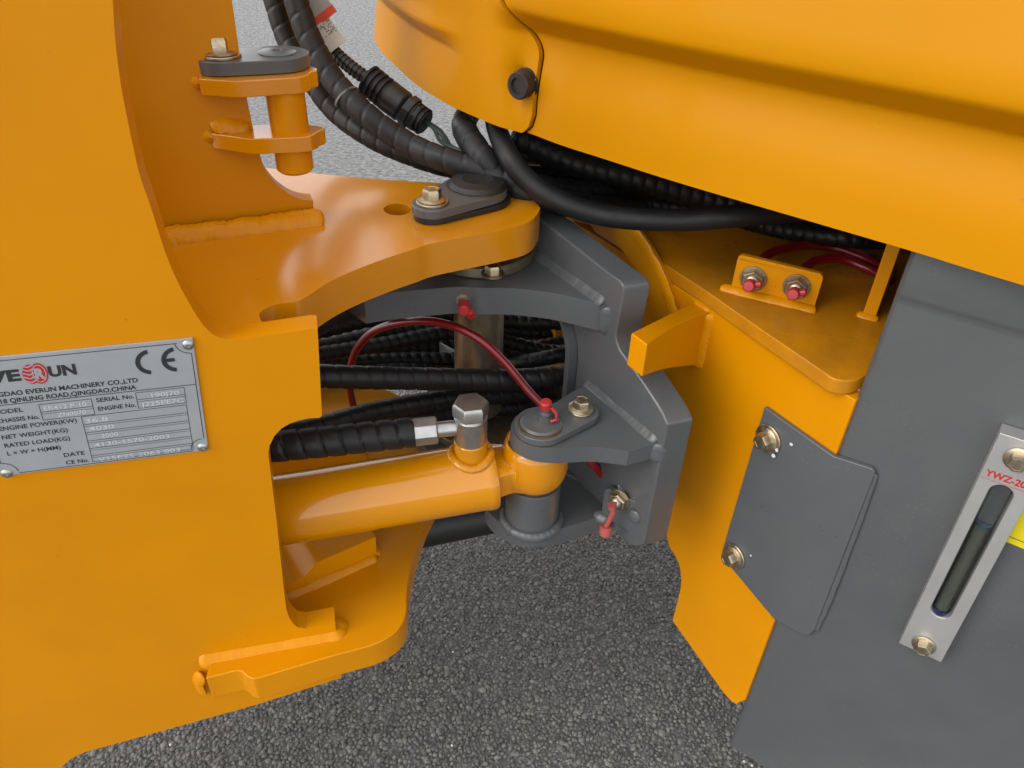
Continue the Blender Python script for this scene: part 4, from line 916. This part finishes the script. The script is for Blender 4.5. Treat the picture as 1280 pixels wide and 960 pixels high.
RA = [
 ('front', [((330, 466), .50), ((400, 470), .505), ((480, 472.5), .520), ((560, 474), .535), ((640, 475), .550), ((700, 470), .566), ((770, 458), .62), ((860, 440), .72)], .0100, 'wrap', .0125, 'black wrapped hose running straight across in front of the steel column'),
 ('second', [((330, 545), .50), ((400, 533), .51), ((470, 514), .535), ((560, 499), .56), ((640, 492), .58), ((700, 488), .60), ((780, 470), .68), ((860, 450), .76)], .0094, 'wrap', .0125, 'black wrapped hose just below the straight one, rising to the right'),
 ('third', [((330, 548), .53), ((400, 543), .54), ((470, 526), .56), ((560, 515), .585), ((640, 508), .60), ((700, 500), .62), ((780, 480), .70)], .0088, 'wrap', .012, 'black wrapped hose lowest of the bundle, half hidden by the cylinder hose'),
 ('fourth', [((320, 452), .60), ((395, 443), .62), ((480, 430), .64), ((560, 416), .66), ((620, 425), .67), ((700, 440), .68), ((800, 430), .76)], .0078, 'bead', .0095, 'black beaded hose passing behind the column at mid height'),
 ('fifth', [((320, 425), .62), ((395, 414), .65), ((480, 396), .67), ((570, 393), .69), ((640, 402), .69), ((710, 402), .69), ((800, 395), .77)], .0088, 'bead', .011, 'black beaded hose just under the grey upper plate, behind the column'),
 ('sixth', [((320, 462), .64), ((400, 455), .65), ((500, 450), .67), ((600, 448), .68), ((710, 428), .70), ((800, 420), .78)], .0085, 'bead', .0105, 'black beaded hose hidden low behind the column'),
 ('seventh', [((320, 445), .66), ((400, 432), .68), ((500, 412), .70), ((600, 412), .71), ((710, 418), .72), ((800, 415), .80)], .0085, 'bead', .0105, 'black beaded hose deepest in the bundle behind the column'),
 ('tenth', [((320, 436), .70), ((400, 424), .71), ((500, 402), .74), ((600, 400), .75), ((710, 408), .76), ((800, 405), .82)], .0105, 'bead', .0115, 'black beaded hose high and far back in the bundle'),
 ('eleventh', [((320, 455), .72), ((400, 446), .73), ((500, 432), .75), ((600, 432), .76), ((710, 430), .76), ((800, 430), .82)], .0115, 'bead', .0120, 'black beaded hose in the middle, furthest behind the red line'),
 ('twelfth', [((320, 476), .68), ((400, 472), .70), ((500, 462), .72), ((600, 466), .74), ((710, 450), .74), ((800, 445), .82)], .0100, 'bead', .0115, 'black beaded hose hidden behind the straight wrapped one'),
 ('eighth', [((330, 425), .46), ((385, 408), .50), ((420, 392), .54), ((462, 380), .58), ((520, 372), .64), ((600, 376), .70)], .0105, 'wrap', .013, 'black wrapped hose climbing under the yellow hinge plate'),
 ('ninth', [((320, 470), .62), ((400, 468), .64), ((500, 462), .66), ((600, 462), .67), ((660, 452), .64), ((720, 440), .64), ((800, 425), .72)], .0080, 'wrap', .012, 'black wrapped hose joining the straight one at the window'),
]
for nm, pts, r, sty, pi_, lb in RA:
    (px0, py0), y0h = pts[0]; pts = [((px0-150, py0+14), y0h+.02), ((px0-70, py0+6), y0h+.005)]+pts
    hose('hydraulic_hose', [P(p, y) for p, y in pts], r, lb, sty, pi_, 'wrap' if sty == 'wrap' else 'rubber', 'hose', GW_)
# hoses from the boom to under the hood
GU = 'wrapped hoses under the hood'
hose('hydraulic_hose', [P(p, y) for p, y in [((318, -330), .66), ((335, -170), .69), ((354, -60), .70), ((370, 0), .69), ((388, 50), .68), ((417, 100), .665), ((460, 145), .645), ((510, 180), .63), ((560, 201), .61), ((612, 216), .60), ((665, 232), .60), ((720, 240), .64), ((820, 236), .70)]], .0102, 'thick black wrapped hose hanging in front of its twin, left of the connector', 'wrap', .0165, 'wrap', 'hose', GU, lift=.07)
hose('hydraulic_hose', [P(p, y) for p, y in [((285, -330), .70), ((303, -170), .73), ((325, -60), .74), ((343, 0), .73), ((360, 52), .72), ((388, 98), .70), ((420, 140), .685), ((465, 172), .665), ((515, 194), .65), ((565, 209), .64), ((620, 218), .64), ((700, 220), .68)]], .0096, 'thick black wrapped hose behind its twin, lower left of the pair', 'wrap', .0155, 'wrap', 'hose', GU, lift=.07)
hose('hydraulic_hose', [P(p, y) for p, y in [((615, 110), .84), ((596, 130), .76), ((580, 156), .66), ((598, 190), .61), ((628, 222), .60), ((676, 246), .595), ((730, 258), .61), ((800, 262), .66)]], .0108, 'thick black wrapped hose dropping from under the rounded hood nose', 'wrap', .017, 'wrap', 'hose', GU)
hose('rubber_hose', [P(p, y) for p, y in [((625, 120), .84), ((618, 145), .68), ((632, 188), .60), ((660, 226), .58), ((700, 252), .57), ((750, 268), .565), ((800, 274), .56), ((860, 275), .555), ((920, 270), .55), ((1000, 264), .57), ((1080, 262), .62)]], .0086, 'smooth black rubber hose curving in a loop along the hood edge', 'plain', 1, 'rubber', 'hose')
for pts, r, sty, pi_, lb in (
  ([((640, 170), .66), ((720, 205), .66), ((800, 225), .66), ((900, 250), .66), ((1000, 270), .66)], .012, 'bead', .011, 'black beaded hose in the dark gap, nearest the hood edge'),
  ([((640, 215), .70), ((720, 228), .70), ((800, 240), .71), ((900, 262), .70), ((1010, 284), .68), ((1110, 300), .70), ((1200, 310), .74)], .011, 'bead', .0105, 'black beaded hose in the dark gap, middle one'),
  ([((660, 245), .66), ((740, 246), .68), ((820, 256), .70), ((900, 268), .68), ((980, 287), .63), ((1060, 298), .60), ((1120, 300), .62), ((1200, 300), .68)], .0085, 'bead', .009, 'black beaded hose coming out low beside the shelf'),
  ([((620, 185), .74), ((700, 196), .76), ((800, 215), .78), ((900, 240), .78)], .013, 'wrap', .014, 'black wrapped hose deepest under the hood')):
    hose('hydraulic_hose', [P(p, y) for p, y in pts], r, lb, sty, pi_, 'wrap' if sty == 'wrap' else 'rubber', 'hose', GU)
# red grease lines
GR = 'red grease hoses'
hose('grease_hose', [P(p, y) for p, y in [((452, 540), .60), ((440, 500), .60), ((437, 470), .60), ((444, 440), .597), ((466, 415), .59), ((503, 403), .575), ((545, 402.5), .56), ((590, 418), .548), ((628, 450), .54), ((660, 488), .53), ((690, 520), .515), ((720, 556), .50), ((738, 577), .495), ((757, 598), .50)]], .0036, 'thin red hose arching across the column and under the grey lug', 'plain', 1, 'redhose', 'hose', GR)
hose('grease_hose', [V3(onz(p, ZS+h)) for p, h in [((948, 330), .012), ((965, 316), .012), ((1000, 307), .010), ((1040, 309), .008), ((1085, 325), .006), ((1110, 340), .006)]], .0038, 'dark red hose looping over the shelf from the left fitting', 'plain', 1, 'redhose', 'hose', GR)
hose('grease_hose', [V3(onz(p, ZS+h)) for p, h in [((1003, 338), .012), ((1020, 326), .012), ((1050, 323), .010), ((1085, 336), .006), ((1115, 352), .006)]], .0038, 'dark red hose looping over the shelf from the right fitting', 'plain', 1, 'redhose', 'hose', GR)
# electrical cable with plug and socket
cb0 = [P(p, y) for p, y in [((330, -300), .69), ((352, -150), .71), ((372, -40), .72), ((385, 5), .715), ((398, 35), .71), ((415, 62), .70), ((440, 85), .69), ((462, 100), .685)]]
el_ = thing('cable_connector', cb0[-1], 'black ribbed cable with a bellows plug, socket and paper tag, beside the thick hoses', 'cable')
hose_mesh(cb0, .0062, 'rib', .0042, 16).build('conduit', M['blackpl'], el_, ang=30)
c0_, c1_, c2_, c3_ = P((460, 99), .685), P((487, 121), .677), P((511, 139), .67), P((541, 160), .66)
hose_mesh([c0_, c0_.lerp(c1_, .5), c1_], .0135, 'rib', .0052, 24).build('bellows', M['rubber'], el_, ang=30)
d01 = (c2_-c1_).normalized()
MB().lathe(c1_-d01*.002, d01, [(.0125, 0), (.0135, .001), (.0135, .016), (.0128, .017)], 28).build('plug', M['blackpl'], el_)
MB().lathe(c1_+d01*.018, d01, [(.0142, 0), (.0142, .007), (.0122, .008), (.0122, .013)], 8, .3).build('collar', M['blackpl'], el_, .0006)
hose_mesh([c2_+d01*.002, c2_.lerp(c3_, .4), c3_.lerp(c2_, .3)], .0118, 'rib', .0042, 24).build('socket', M['rubber'], el_, ang=30)
wr = MB()
for k in range(5):
    o = V3((random.uniform(-.004, .004), random.uniform(-.004, .004), random.uniform(-.004, .004)))
    wr.sweep(curve([c3_.lerp(c2_, .35)+o, P((548, 165), .655)+o*1.2, P((560, 184), .64)+o*1.5, P((590, 196), .62)+o*1.6, P((625, 205), .60)+o], 6), .0016, 8)
wr.build('wires', mat('dark_green_wire', (.012, .03, .024), .4), el_)
tg = P((411, 44), .695); td = (P((424, 62), .69)-P((399, 28), .70)).normalized(); tn = (EYE-tg).normalized(); ts = td.cross(tn).normalized(); tn = ts.cross(td)
TGF = Frame(tg, td, ts if ts.dot(rgt) < 0 else -ts)
tgo = MB().prism(TGF, [(-.012, -.009), (.012, -.009), (.012, .010), (-.012, .010)], .0006).build('paper_tag', M['paper'], el_)
side = 1 if TGF.n.dot(EYE-tg) > 0 else -1
b = MB(); rr = random.Random(3)
for i in range(7):
    for j in range(9):
        if rr.random() < .5:
            x_, y_ = -.010+j*.0013, -.0075+i*.0016
            b.add([TGF.at(p, .0008 if side > 0 else -.0003) for p in ((x_, y_), (x_+.0011, y_), (x_+.0011, y_+.0009), (x_, y_+.0009))], [(0, 1, 2, 3)])
b.build('print', M['ink'], tgo)
tp0 = P((393, 0), .69); fo_ = MB()
TF = Frame(tp0, (P((411, 12), .69)-P((398, 22), .69)).normalized(), (P((398, 22), .69)-P((380, -20), .69)).normalized())
a_ = TF.a; bb_ = (TF.b-a_*TF.b.dot(a_)).normalized(); TF = Frame(P((396, 8), .70), a_, bb_)
lbl = MB().prism(TF, [(-.011, -.045), (.011, -.045), (.011, .006), (-.011, .006)], .0012).build('label_flag', mat('grey_label', (.29, .28, .26), .5), el_)
MB().prism(TF, [(-.0115, .0055), (.0115, .0055), (.0115, .012), (-.0115, .012)], .0018, (), -.0003).build('red_edge', M['orange'], lbl)
# cable ties
# black drive shaft low behind the cylinder
d0, d1 = onz((470, 668), .268), onz((640, 634), .268); dd_ = (d1-d0).normalized()
ds = thing('drive_shaft', tuple(d0), 'black drive shaft low behind the cylinder, just above the asphalt', 'drive shaft')
MB().sweep([d0-dd_*.05, d0.lerp(d1, .5), d1+dd_*.10], .023, 28).build('shaft_tube', M['black'], ds)
# pale cable tie round the pair of hoses
t0_ = P((433, 121), .658); t1_ = P((437, 126), .656)
tie = MB(); tie.lathe(t0_, t1_-t0_, [(.0104, 0), (.0120, 0), (.0120, .0018), (.0104, .0018)], 28, capped=False)
tag(tie.build('cable_tie', mat('clear_nylon', (.12, .125, .13), .3)), 'thin pale cable tie round the thick hose beside the connector', 'cable tie')
# specks of grit on the asphalt
b = MB(); rr = random.Random(5)
for p in ((566, 815), (565, 932), (213, 931), (632, 716), (930, 952), (940, 957)):
    q = onz(p, .001); r = rr.uniform(.0008, .0018)
    b.lathe(q, (0, 0, 1), [(r, 0), (r*.9, r*.5), (r*.3, r*.8)], 6, rr.random())
go_ = b.build('white_grit', M['white']); go_['kind'] = 'stuff'; go_['label'] = 'few white grains of grit scattered on the asphalt'
